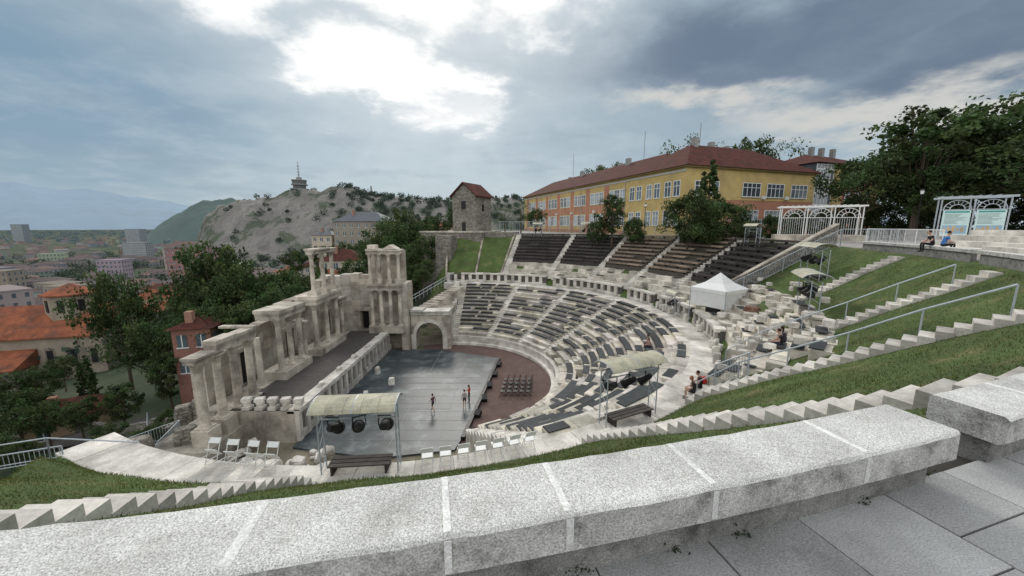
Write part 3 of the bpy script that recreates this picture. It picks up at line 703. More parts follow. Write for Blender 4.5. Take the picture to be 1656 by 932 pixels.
def tree(x,y,h,p=None,z=None,w=1.,name='deciduous_tree'):
    z=float(hgt(x,y)) if z is None else z
    me=protos[random.randrange(5)] if p is None else p
    s=h/10.3; o=inst(name,me,(x,y,z),U(0,6.28),(s*w,s*w,s))
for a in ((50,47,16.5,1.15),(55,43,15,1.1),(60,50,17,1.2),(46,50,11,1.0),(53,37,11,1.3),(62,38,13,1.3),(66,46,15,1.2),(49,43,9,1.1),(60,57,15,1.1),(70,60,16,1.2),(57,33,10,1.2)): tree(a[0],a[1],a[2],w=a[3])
for k in range(12): tree(44+k*2.6,58-k*1.9+U(-1,1),U(4.5,6.5),bush,14.3,.8,'hedge_shrub')
tree(23.2,49.5,7.4,bush,13.6,.82,'large_shrub'); tree(26.5,48.0,6.4,bush,13.6,.95,'large_shrub'); tree(28.9,55.5,12.2,cyp,14.,.9,'cypress_tree'); tree(27.8,55.8,10.5,cyp,14.,.9,'cypress_tree')
tree(16.2,61.0,8.6,protos[3],13.,.9); tree(18.5,57,4.2,bush,13.5,.8,name='shrub'); tree(14,62,4.,bush,13.5,.8,name='shrub'); tree(2,84,8,sparse,14); tree(-1.5,82,7,sparse,14); tree(5,80,6,protos[1],14)
tree(34,53,3.4,bush,14,.9,name='shrub'); tree(31,50.5,3.4,bush,14,.9,name='shrub'); tree(37.5,54,4.0,bush,14,.9,name='shrub')
tree(44,96,25,sparse,14,.8); tree(60,100,25,protos[0],14,.7); tree(65,98,25,sparse,14,.8); tree(30,135,23,protos[2],14,.7); tree(33,120,22,sparse,14,.8); tree(36,128,23,protos[1],14,.6)
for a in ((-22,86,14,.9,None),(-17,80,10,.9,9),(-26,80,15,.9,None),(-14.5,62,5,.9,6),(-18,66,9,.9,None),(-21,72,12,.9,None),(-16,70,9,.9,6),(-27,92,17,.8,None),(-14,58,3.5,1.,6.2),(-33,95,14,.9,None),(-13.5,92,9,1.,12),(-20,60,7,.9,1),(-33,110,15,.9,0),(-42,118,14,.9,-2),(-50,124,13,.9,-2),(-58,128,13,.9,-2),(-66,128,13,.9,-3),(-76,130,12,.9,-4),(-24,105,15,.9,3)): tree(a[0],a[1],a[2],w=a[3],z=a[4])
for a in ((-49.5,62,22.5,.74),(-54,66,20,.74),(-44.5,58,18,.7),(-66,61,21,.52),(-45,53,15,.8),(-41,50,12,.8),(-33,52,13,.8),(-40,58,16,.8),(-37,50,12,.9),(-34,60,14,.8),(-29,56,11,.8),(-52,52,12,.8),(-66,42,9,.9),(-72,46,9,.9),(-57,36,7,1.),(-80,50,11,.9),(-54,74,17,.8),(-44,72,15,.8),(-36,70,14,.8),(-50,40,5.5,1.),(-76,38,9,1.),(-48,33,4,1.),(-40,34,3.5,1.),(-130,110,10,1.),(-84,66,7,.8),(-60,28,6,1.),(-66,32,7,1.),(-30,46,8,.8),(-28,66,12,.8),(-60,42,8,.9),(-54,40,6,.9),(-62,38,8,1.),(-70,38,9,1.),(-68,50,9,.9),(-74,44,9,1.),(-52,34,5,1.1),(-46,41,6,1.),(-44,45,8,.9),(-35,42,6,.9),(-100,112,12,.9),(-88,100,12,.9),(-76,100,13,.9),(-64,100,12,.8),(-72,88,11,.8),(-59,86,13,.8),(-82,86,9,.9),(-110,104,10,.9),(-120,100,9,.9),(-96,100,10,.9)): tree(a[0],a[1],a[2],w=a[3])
for x,y,h in((-66,54,8),(-72,60,8),(-62,52,7)): tree(x,y,h,cyp,name='cypress_tree')
tree(-34,23.5,4,bush,w=.7,name='shrub'); tree(-28,26.5,2.6,bush,w=.8,name='shrub'); tree(-26.5,30.5,2.5,bush,w=.8,name='shrub'); tree(-38,27,4,bush,w=.8,name='shrub'); tree(-31,32,3,bush,w=.9,name='shrub'); tree(-36,30,3.5,bush,w=.9,name='shrub'); tree(-30,38,4,bush,w=.9,name='shrub'); tree(-33,40,4.5,bush,w=.9,name='shrub')
def mass(name,pts,per,ls,mt=LEAFF):
    pts=np.asarray(pts,float); n=len(pts); q=rng.normal(size=(n,per,3)); q/=np.linalg.norm(q,axis=2)[...,None]; q*=(rng.uniform(.35,1.05,(n,per,1)))
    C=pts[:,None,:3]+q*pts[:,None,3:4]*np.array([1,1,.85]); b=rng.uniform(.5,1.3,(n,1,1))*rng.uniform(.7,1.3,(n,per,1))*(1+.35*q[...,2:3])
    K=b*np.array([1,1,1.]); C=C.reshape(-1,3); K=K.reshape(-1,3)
    quads(name,leafquads(C,ls*rng.uniform(.6,1.3,len(C))),len(C),[mt],K)
pts=[]
for k in range(980):
    d=random.uniform(0,1)**1.3*850+118; a=R(U(-64,-14)); x=d*math.sin(a); y=d*math.cos(a)
    if x>-60 and y<140: continue
    rr=U(3.2,6.2); pts.append((x,y,float(hgt(x,y))+rr*.9,rr))
mass('distant_town_trees',pts,120,1.4)
pts=[(U(-4500,-200),U(900,3500),-36+U(2,7),U(9,18)) for k in range(1100)]
mass('distant_woods',pts,40,7,LEAFV)
# ------------------------------------------------------------------ hills
def crest(x): return np.interp(x,[-430,-392,-368,-350,-310,-250,-205,-150,-80,0,80,200],[-40,-25,22,33,46,58,55,48,46,44,30,-30])
def hillz(x,y):
    b=np.exp(-((y-455)/95.)**2); c=crest(x*455./y)
    rk=0
    for s,a in((.019,9),(.05,6),(.12,3.4),(.27,2.0)):
        rk=rk+a*(np.abs(np.sin(x*s+1.7*np.sin(y*s*.8+s*50)))*np.abs(np.cos(y*s*1.1+1.3*np.sin(x*s*.9)))-.35)
    f=sst(-430,-370,x*455./y)*b
    return -38+(c+38)*b+rk*f*np.where(x<-180,1.,.45)
xs=np.linspace(-480,200,340); ys=np.linspace(250,640,180); XX,YY=np.meshgrid(xs,ys,indexing='ij'); ZZ=hillz(XX,YY)
V=np.stack([XX,YY,ZZ],-1).reshape(-1,3); i,k=np.meshgrid(np.arange(339),np.arange(179),indexing='ij'); F=np.stack([i*180+k,(i+1)*180+k,(i+1)*180+k+1,i*180+k+1],-1).reshape(-1,4)
quads('rocky_hill',V,0,[ROCK],np.ones((len(F),3)),F=F)
pts=[]
for k in range(1700):
    x=U(-360,180); y=U(320,520); 
    if x*455/y<-350 or (x*455/y<-215 and U(0,1)<.90 and y>352) : continue
    rr=U(2.2,5.2); pts.append((x,y,float(hillz(x,y))+rr*.6,rr))
mass('hill_woods',pts,90,1.5)
def bumphill(name,cx,cy,h,wx,wy,mt,z0=-40,p=1.4,rough=.06,seed=0):
    n=90; a=np.linspace(-1,1,n); A,B=np.meshgrid(a,a,indexing='ij'); r=np.hypot(A,B)
    Z=z0+h*np.clip(np.cos(np.clip(r,0,1)*math.pi/2),0,1)**p
    Z=Z+h*rough*(np.sin(A*13+seed)*np.cos(B*11+seed*2)+.5*np.sin(A*31+seed)*np.sin(B*27)+.3*np.sin(A*71)*np.cos(B*63))*np.clip(1-r,0,1)
    V=np.stack([cx+A*wx,cy+B*wy,Z],-1).reshape(-1,3); i,k=np.meshgrid(np.arange(n-1),np.arange(n-1),indexing='ij'); F=np.stack([i*n+k,(i+1)*n+k,(i+1)*n+k+1,i*n+k+1],-1).reshape(-1,4)
    quads(name,V,0,[mt],np.ones((len(F),3)),F=F,smooth=True)
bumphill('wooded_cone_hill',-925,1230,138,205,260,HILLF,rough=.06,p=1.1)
mb=MB(); n=160
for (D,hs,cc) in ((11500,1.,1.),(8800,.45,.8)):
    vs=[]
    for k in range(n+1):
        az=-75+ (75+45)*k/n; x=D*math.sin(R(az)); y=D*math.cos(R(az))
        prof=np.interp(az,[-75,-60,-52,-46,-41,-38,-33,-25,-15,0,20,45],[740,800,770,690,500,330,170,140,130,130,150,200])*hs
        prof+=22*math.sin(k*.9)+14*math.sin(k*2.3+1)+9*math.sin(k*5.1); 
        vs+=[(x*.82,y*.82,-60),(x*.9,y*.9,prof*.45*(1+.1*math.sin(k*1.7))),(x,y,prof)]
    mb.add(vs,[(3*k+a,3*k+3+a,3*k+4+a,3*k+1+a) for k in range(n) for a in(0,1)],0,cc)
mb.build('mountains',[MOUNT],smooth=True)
mb=MB(); tx,ty=-250,452; tz=float(hillz(tx,ty))-2
mb.cyl((tx,ty,tz-6),(tx,ty,tz+6),9,8.4,14); mb.cyl((tx,ty,tz+6),(tx,ty,tz+6.8),10,10,14); mb.cyl((tx,ty,tz+6.8),(tx,ty,tz+11),6.8,6.8,14,1); mb.cyl((tx,ty,tz+11),(tx,ty,tz+12),9,9,14); mb.cyl((tx,ty,tz+12),(tx,ty,tz+16),7.6,7.6,14,1); mb.cyl((tx,ty,tz+16),(tx,ty,tz+17),8.4,8.4,14); mb.cyl((tx,ty,tz+17),(tx,ty,tz+20),3,3,10)
mb.cyl((tx,ty,tz+20),(tx,ty,tz+38),.6,.25,6); 
for q in range(4): mb.cyl((tx-1.5,ty,tz+23+q*3.2),(tx+1.5,ty,tz+23+q*3.2),.35,n=5)
mb.build('observation_tower',[flat('tower_grey',(.26,.26,.25)),flat('tower_dark',(.12,.13,.13))])
mb=MB(); tx,ty=-166,452; tz=float(hillz(tx,ty))
mb.box(tx-2.5,tx+2.5,ty-2.5,ty+2.5,tz-3,tz+4); mb.cyl((tx,ty,tz+4),(tx,ty,tz+9),1.1,.9,8); mb.ell((tx,ty,tz+10),(.9,.9,1.2)); mb.build('hilltop_monument',[flat('mon',(.2,.2,.19))])
# ------------------------------------------------------------------ buildings
def obox(mb,o,d,nn,s0,s1,o0,o1,z0,z1,m=0,c=1.):
    def p(s,f,z): return (o[0]+d[0]*s+nn[0]*f,o[1]+d[1]*s+nn[1]*f,z)
    mb.hexa([p(s0,o0,z0),p(s1,o0,z0),p(s1,o1,z0),p(s0,o1,z0),p(s0,o0,z1),p(s1,o0,z1),p(s1,o1,z1),p(s0,o1,z1)],m,c)
def window(mb,o,d,nn,s,w,z0,z1,mg,mf,mull=1,off=0.,f=.11):
    if U(0,1)<.5 and mg==2: mg=5
    obox(mb,o,d,nn,s,s+w,off,off+.02,z0,z1,mg,U(.6,1.4))
    obox(mb,o,d,nn,s-f,s,off,off+.07,z0-f,z1+f,mf); obox(mb,o,d,nn,s+w,s+w+f,off,off+.07,z0-f,z1+f,mf)
    obox(mb,o,d,nn,s,s+w,off,off+.068,z1,z1+f,mf); obox(mb,o,d,nn,s-.05,s+w+.05,off,off+.14,z0-f-.03,z0-.001,mf)
    for k in range(mull): q=s+w*(k+1)/(mull+1); obox(mb,o,d,nn,q-.05,q+.05,off+.02,off+.055,z0,z1,mf)
    obox(mb,o,d,nn,s,s+w,off+.021,off+.05,z0+(z1-z0)*.66,z0+(z1-z0)*.66+.08,mf)
def hiproof(mb,o,d,nn,L,Wd,z,rh,ov,m,hip=True,c=1.):
    def p(s,f,zz): return (o[0]+d[0]*s+nn[0]*f,o[1]+d[1]*s+nn[1]*f,zz)
    h=Wd/2 if hip else -ov
    v=[p(-ov,ov,z),p(L+ov,ov,z),p(L+ov,-Wd-ov,z),p(-ov,-Wd-ov,z),p(h,-Wd/2,z+rh),p(L-h,-Wd/2,z+rh)]
    mb.add(v,[(0,1,5,4),(1,2,5),(2,3,4,5),(3,0,4),(3,2,1,0)],m,c)
A=(28.0,62.0); d=Vector((-.32,.947)).normalized(); nn=Vector((-d.y,d.x)); nn=nn if nn.x<0 else -nn
mb=MB(); L=74; Wd=30; W2=15
e=-nn; n2=-d
obox(mb,A,d,nn,0,16,-Wd,0,10,25.6,0); obox(mb,A,d,nn,16.003,L,-W2,-.003,10,25.595,0)
rows=[(12.2,14.4),(16.4,18.8),(21.2,23.6)]
for s in (1.2,3.3,6.0,8.1,11.0,13.1):
    for r0,r1 in rows: window(mb,A,d,nn,s,1.35,r0,r1,2,3,1)
s=16.2; k=0
while s<L-3:
    if k%4==3:
        obox(mb,A,d,nn,s,s+1.7,0,.04,15.4,25.0,1); s+=2.1
    else:
        for r0,r1 in rows: window(mb,A,d,nn,s,1.5,r0,r1,2,3,1,.0)
        obox(mb,A,d,nn,s-.1,s+1.6,0,.04,19.1,20.9,1,1.)
        s+=1.95
    k+=1
obox(mb,A,d,nn,16,L,0,.06,14.7,15.35,1,.9)
obox(mb,A,d,nn,-.05,L,0,.12,25.0,25.3,3,.6)
obox(mb,A,e,n2,9.,Wd-.2,0,.05,12.4,20.6,1,1.)
obox(mb,A,e,n2,0.0,Wd,0,.10,20.62,20.85,0,1.1)
for s in (12.3,18.0,24.0):
    for r0,r1 in((16.6,18.9),(21.3,23.5)): window(mb,A,e,n2,s,4.0,r0,r1,2,3,3,.05)
for s in(2.0,5.4): window(mb,A,e,n2,s,1.5,21.3,23.5,2,3,1)
for s,z in((16.7,20.9),(22.4,20.9),(28.4,19.)): obox(mb,A,e,n2,s,s+.75,.1,.45,z,z+.55,3,.9)
for s in(20,27,38,47): obox(mb,A,d,nn,s+.2,s+.95,.05,.4,19.2,19.75,3,.8)
for s in(16.05,34,52,70): mb.cyl((A[0]+d[0]*s+nn[0]*.12,A[1]+d[1]*s+nn[1]*.12,11),(A[0]+d[0]*s+nn[0]*.12,A[1]+d[1]*s+nn[1]*.12,25.5),.07,n=6,m=3,c=.5)
obox(mb,A,d,nn,-.5,16.5,-Wd-.5,.5,25.6,25.85,0,.5); obox(mb,A,d,nn,16.503,L+.5,-W2-.5,.5,25.598,25.85,0,.5)
hiproof(mb,(A[0],A[1]),e,n2,Wd,16,25.853,5.2,.8,4)
hiproof(mb,(A[0]+d[0]*6,A[1]+d[1]*6),d,nn,L-6,W2,25.86,4.6,.8,4,c=.95)
for s,f in((7,-8),(9,-14),(11,-20),(30,-8),(45,-6),(58,-9),(24,-6)): obox(mb,A,d,nn,s,s+1.1,f-.8,f,27,32.2 if s<16 else 31.2,3,.35)
for s,f,h in((20,-7,36),(52,-7,37),(8,-10,35)): mb.cyl((A[0]+d[0]*s+nn[0]*f,A[1]+d[1]*s+nn[1]*f,28),(A[0]+d[0]*s+nn[0]*f,A[1]+d[1]*s+nn[1]*f,h),.06,n=5,m=3,c=.3)
mb.build('yellow_school_building',[YEL,ORA,GLASS,WHITEP,TILE,CURT])
mb=MB(); B=(A[0]+e[0]*31,A[1]+e[1]*31+1.0)
obox(mb,B,e,n2,0,5,-10,0,10,28.,2,1.); 
for q in range(7): obox(mb,B,e,n2,0,5,0,.06,13.6+q*2.2,13.8+q*2.2,3)
for q in range(6): obox(mb,B,e,n2,q*.98,q*.98+.13,0,.065,14,28,3)
obox(mb,B,e,n2,5.003,18,-14,0.6,10,27.,0,.9); obox(mb,B,e,n2,7,18,.6,.65,14,26.2,1)
for s in(8,11,13.5): 
    for z in(16.5,21): window(mb,B,e,n2,s,1.4,z,z+1.9,2,3,1,.65)
hiproof(mb,B,e,n2,18,14,28.05,3.,.7,4)
for s in(6,9,12.5): obox(mb,B,e,n2,s,s+.8,-6,-5.2,28.2,32.2,3,.25)
mb.build('school_annex_building',[YEL,ORA,GLASS,WHITEP,TILE,CURT])
mb=MB(); o=(-12.2,78.0); a=R(-28); d1=(math.cos(a),math.sin(a)); n1=(d1[1],-d1[0])
obox(mb,o,d1,n1,0,5.6,-6,0,8,22.2,0)
P=lambda s,f,z:(o[0]+d1[0]*s+n1[0]*f,o[1]+d1[1]*s+n1[1]*f,z)
mb.add([P(0,0.002,22.2),P(5.6,0.002,22.2),P(2.8,0.002,24.6)],[(0,1,2)],0); mb.add([P(0,-6,22.2),P(5.6,-6,22.2),P(2.8,-6,24.6)],[(2,1,0)],0)
for q in(0,1):
    s0,s1,z0=(2.8,-.5,21.95) if q==0 else (2.8,6.1,21.95)
    mb.hexa([P(s0,.4,24.65),P(s1,.4,z0),P(s1,-6.4,z0),P(s0,-6.4,24.65),P(s0,.4,24.9),P(s1,.4,z0+.22),P(s1,-6.4,z0+.22),P(s0,-6.4,24.9)],1)
obox(mb,o,d1,n1,2.2,3.3,.002,.04,19.6,21.2,2); obox(mb,o,d1,n1,2.3,3.2,.002,.04,15.2,17.0,2)
obox(mb,(P(5.6,0,0)[0],P(5.6,0,0)[1]),(-n1[0],-n1[1]),d1,2.4,3.2,.0,.04,19.2,20.6,2)
mb.build('stone_tower_house',[RUBB,TILE,BLACK])
mb=MB(); mb.rbox(-10.5,80,9.5,13,13,11,R(-14),0); mb.rbox(-10.5,80,15.1,13.3,13.3,.25,R(-14),1); mb.rbox(-5,78,11,12,9,8,R(-8),0,.9)
mb.rbox(-13.5,71.5,7,6,5,8,R(-14),0,.85); mb.rbox(-12.2,69.5,9,3,3,11,R(-14),0,.9); mb.build('stone_bastion_wall',[RUBB,MARBD])
WC=[(1,1,1),(1.15,1.1,.95),(.95,.8,.6),(1.05,.78,.66),(.8,.82,.85),(1.2,1.2,1.15)]
def house(x,y,w,dp,h,rz=0,wc=(1,1,1),roof=0,rh=2.5,name='town_house',z=None,hip=True,mb=None,win=True,fl=3.):
    own=mb is None; mb=mb or MB(); z=float(hgt(x,y)) if z is None else z
    ca,sa=math.cos(rz),math.sin(rz); d=(ca,sa); nn=(sa,-ca); o=(x-ca*w/2+nn[0]*dp/2,y-sa*w/2+nn[1]*dp/2)
    obox(mb,o,d,nn,0,w,-dp,0,z-4,z+h,0,wc)
    if win:
        nf=max(1,int(h/fl)); nw=max(2,int(w/2.8))
        for f in range(nf):
            for q in range(nw):
                s=w*(q+.5)/nw-.55; z0=z+1.0+f*h/nf
                obox(mb,o,d,nn,s,s+1.1,0,.05,z0,z0+1.6,2); 
                if own: obox(mb,o,d,nn,s-.12,s+1.22,0,.09,z0-.15,z0-.01,3,.9); obox(mb,o,d,nn,s+.5,s+.6,.05,.08,z0,z0+1.6,3)
        nd=max(2,int(dp/3)); o2=(o[0]+d[0]*w,o[1]+d[1]*w)
        for f in range(nf):
            for q in range(nd):
                s=dp*(q+.5)/nd-.5; z0=z+1.0+f*h/nf; obox(mb,o2,(-nn[0],-nn[1]),d,s,s+1.,0,.05,z0,z0+1.6,2)
    if roof==3:
        obox(mb,o,d,nn,-.2,w+.2,-dp-.2,.2,z+h,z+h+.5,0,tuple(.8*q for q in wc))
    else:
        hiproof(mb,o,d,nn,w,dp,z+h+.003,rh,.5,{0:1,1:4,2:5}[roof],hip,U(.75,1.15)); obox(mb,o,d,nn,w*.3,w*.3+.8,-dp*.35,-dp*.35+.8,z+h,z+h+rh+.8,0,(.8,.5,.4))
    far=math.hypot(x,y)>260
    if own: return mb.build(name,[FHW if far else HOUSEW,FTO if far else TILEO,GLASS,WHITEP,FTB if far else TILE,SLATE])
house(-61,158,22,12,20,R(-8),(.72,.70,.66),2,4,name='grand_hotel_building',z=-2,fl=3.2)
house(-78,160,9,10,14.5,R(-8),(1.2,1.15,1.05),2,2,name='apartment_building',z=-2,fl=3.2)
house(-44,162,10,10,17,R(5),(.75,.78,.78),2,3,name='apartment_building',z=-1)
house(-238,280,30,14,16,R(20),(.9,.40,.34),1,3,name='red_brick_building',z=-16,fl=3.4); house(-262,300,24,14,14,R(20),(1.2,1.1,.9),0,4,name='town_house',z=-14)
house(-330,420,26,14,26,R(10),(1.2,1.2,1.2),3,name='office_tower',z=-24); house(-500,500,26,14,24,R(10),(.9,.95,1.),3,name='office_tower',z=-30); house(-900,900,34,18,44,0,(.8,.85,.95),3,name='office_tower',z=-36); house(-1500,1150,34,18,56,0,(.75,.85,.95),3,name='office_tower',z=-36)
for a in ((-145,150,16,11,9,.3,2,0),(-165,175,20,12,10,-.2,0,1),(-135,178,18,11,9,.1,5,0),(-118,150,13,10,8,.5,3,1),(-190,200,24,13,11,.15,2,1),(-150,215,26,13,12,.0,3,1),(-120,205,18,12,10,-.3,1,0),(-210,165,14,10,8,.4,1,1),(-180,145,15,10,8,0,4,0),(-100,190,14,11,11,.2,0,1),(-230,230,20,12,10,.3,5,0),(-92,130,13,10,9,.1,1,1),(-72,118,12,10,8,-.2,3,0),(-50,112,12,10,10,.15,5,1),(-42,125,10,9,9,0,0,0),(-82,240,22,13,16,.1,1,0),(-52,215,20,12,18,.1,5,1),(-36,190,12,12,14,.1,2,0),(-128,122,15,10,8,.3,0,1),(-150,128,14,10,8,-.3,5,1),(-45,92,10,9,7,.2,3,0),(-112,118,16,9,9,.45,2,0)):
    house(*a[:5],rz=a[5],wc=WC[a[6]],roof=a[7],rh=U(2,3.2))
mb=MB()
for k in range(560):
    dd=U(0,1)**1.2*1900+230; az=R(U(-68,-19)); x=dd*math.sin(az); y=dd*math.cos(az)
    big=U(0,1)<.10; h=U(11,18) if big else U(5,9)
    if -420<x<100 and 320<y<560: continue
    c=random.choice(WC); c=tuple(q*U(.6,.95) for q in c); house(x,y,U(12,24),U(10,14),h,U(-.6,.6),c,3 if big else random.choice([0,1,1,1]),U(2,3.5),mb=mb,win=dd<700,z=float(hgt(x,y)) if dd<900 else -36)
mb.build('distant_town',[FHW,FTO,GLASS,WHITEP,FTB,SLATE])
house(-41.5,48,4.2,4.5,6.8,R(15),(.62,.34,.30),1,1.2,name='small_red_house',z=-3.4,hip=True)
house(-58,46,8,5,3.4,R(30),(.9,.75,.55),1,1.8,name='tiled_outbuilding',z=-11.2)
mb=MB(); o=(-112,72); a=R(14); d1=(math.cos(a),math.sin(a)); n1=(d1[1],-d1[0])
obox(mb,o,d1,n1,0,24,-14,0,-24,-6.5,0); 
def P(s,f,z): return (o[0]+d1[0]*s+n1[0]*f,o[1]+d1[1]*s+n1[1]*f,z)
mb.add([P(0,0,-6.5),P(24,0,-6.5),P(24,-14,-6.5),P(0,-14,-6.5),P(0,-7,-1.5),P(24,-7,-1.5)],[(0,3,4),(1,5,2)],0)
for f0,f1 in((.8,-7),(-14.8,-7)):
    mb.hexa([P(-.6,f0,-7.05),P(24.6,f0,-7.05),P(24.6,f1,-1.45),P(-.6,f1,-1.45),P(-.6,f0,-6.75),P(24.6,f0,-6.75),P(24.6,f1,-1.1),P(-.6,f1,-1.1)],1)
obox(mb,o,d1,n1,4,12,0.002,5,-24,-12,0,.95)
mb.add([P(3.4,5.5,-12),P(12.6,5.5,-12),P(12.6,0,-9.2),P(3.4,0,-9.2),P(3.4,5.5,-12.3),P(12.6,5.5,-12.3),P(12.6,0,-12.3),P(3.4,0,-12.3)],[(0,1,2,3),(4,5,1,0),(5,6,2,1),(7,4,0,3)],1)
c=P(15,-7,0); mb.cyl((c[0],c[1],-6),(c[0],c[1],1.2),4.2,4.2,8,0); mb.cyl((c[0],c[1],1.2),(c[0],c[1],1.5),4.8,4.8,8,1); mb.cyl((c[0],c[1],1.5),(c[0],c[1],3.6),4.7,.2,8,1)
for q in range(8): 
    b=q*math.pi/4+.39; mb.rbox(c[0]+math.cos(b)*3.9,c[1]+math.sin(b)*3.9,-1,.3,1.0,2.6,b,2)
c=P(0,-1,0); mb.cyl((c[0],c[1],-24),(c[0],c[1],-13),5,5,12,0,.95); mb.cyl((c[0],c[1],-13),(c[0],c[1],-10.5),5.6,.3,12,1)
for s in(2,14,18,21.5): obox(mb,o,d1,n1,s,s+1.1,0.001,.1,-13,-9.8,2); obox(mb,o,d1,n1,s-.3,s+1.4,0.001,.06,-13.3,-9.3,0,.7)
o3=P(24,0,0); 
for s in(3,6.5,10): obox(mb,o3,(-n1[0],-n1[1]),d1,s,s+1.2,0.001,.1,-14,-10.5,2)
obox(mb,o,d1,n1,24.003,36,-16,-4,-24,-11,0,1.05); hiproof(mb,P(24,-4,0),d1,n1,12,12,-11,2.6,.6,1)
mb.build('orthodox_church',[CHW,TILEO,BLACK])
mb=MB()
for k in range(20): x=-70+k*1.6; y=40+4*math.sin(k*.25)+k*.15; z=float(hgt(x,y)); mb.rbox(x,y,z+.4,1.7,.4,1.6,.15,0,U(.8,1.1))
mb.build('garden_wall',[RUBB])
mb=MB()
for k in range(24):
    x0=-78+k*1.9; 
    def q(x): return 47-6*math.sin((x+78)*.05)
    ya,yb=q(x0),q(x0+1.9); za=float(hgt(x0,ya))+.25; zb=float(hgt(x0+1.9,yb))+.25
    mb.add([(x0,ya-2,za),(x0+1.9,yb-2,zb),(x0+1.9,yb+2,zb),(x0,ya+2,za)],[(0,1,2,3)],0)
mb.build('asphalt_path',[flat('asphalt',(.10,.09,.085))])
def lamp(x,y,z,h=4):
    mb=MB(); mb.cyl((0,0,-.3),(0,0,.5),.09,.07,8); mb.cyl((0,0,.5),(0,0,h),.05,.035,8); mb.cyl((0,0,h),(0,0,h+.12),.1,.16,8); mb.cyl((0,0,h+.12),(0,0,h+.5),.13,.17,8,1); mb.cyl((0,0,h+.5),(0,0,h+.7),.2,.03,8)
    mb.build('street_lamp',[BLACK,WHITEP],loc=(x,y,z))
lamp(6,77,14.5,5); lamp(20,57,14,5); lamp(45,42,14.6,5.)
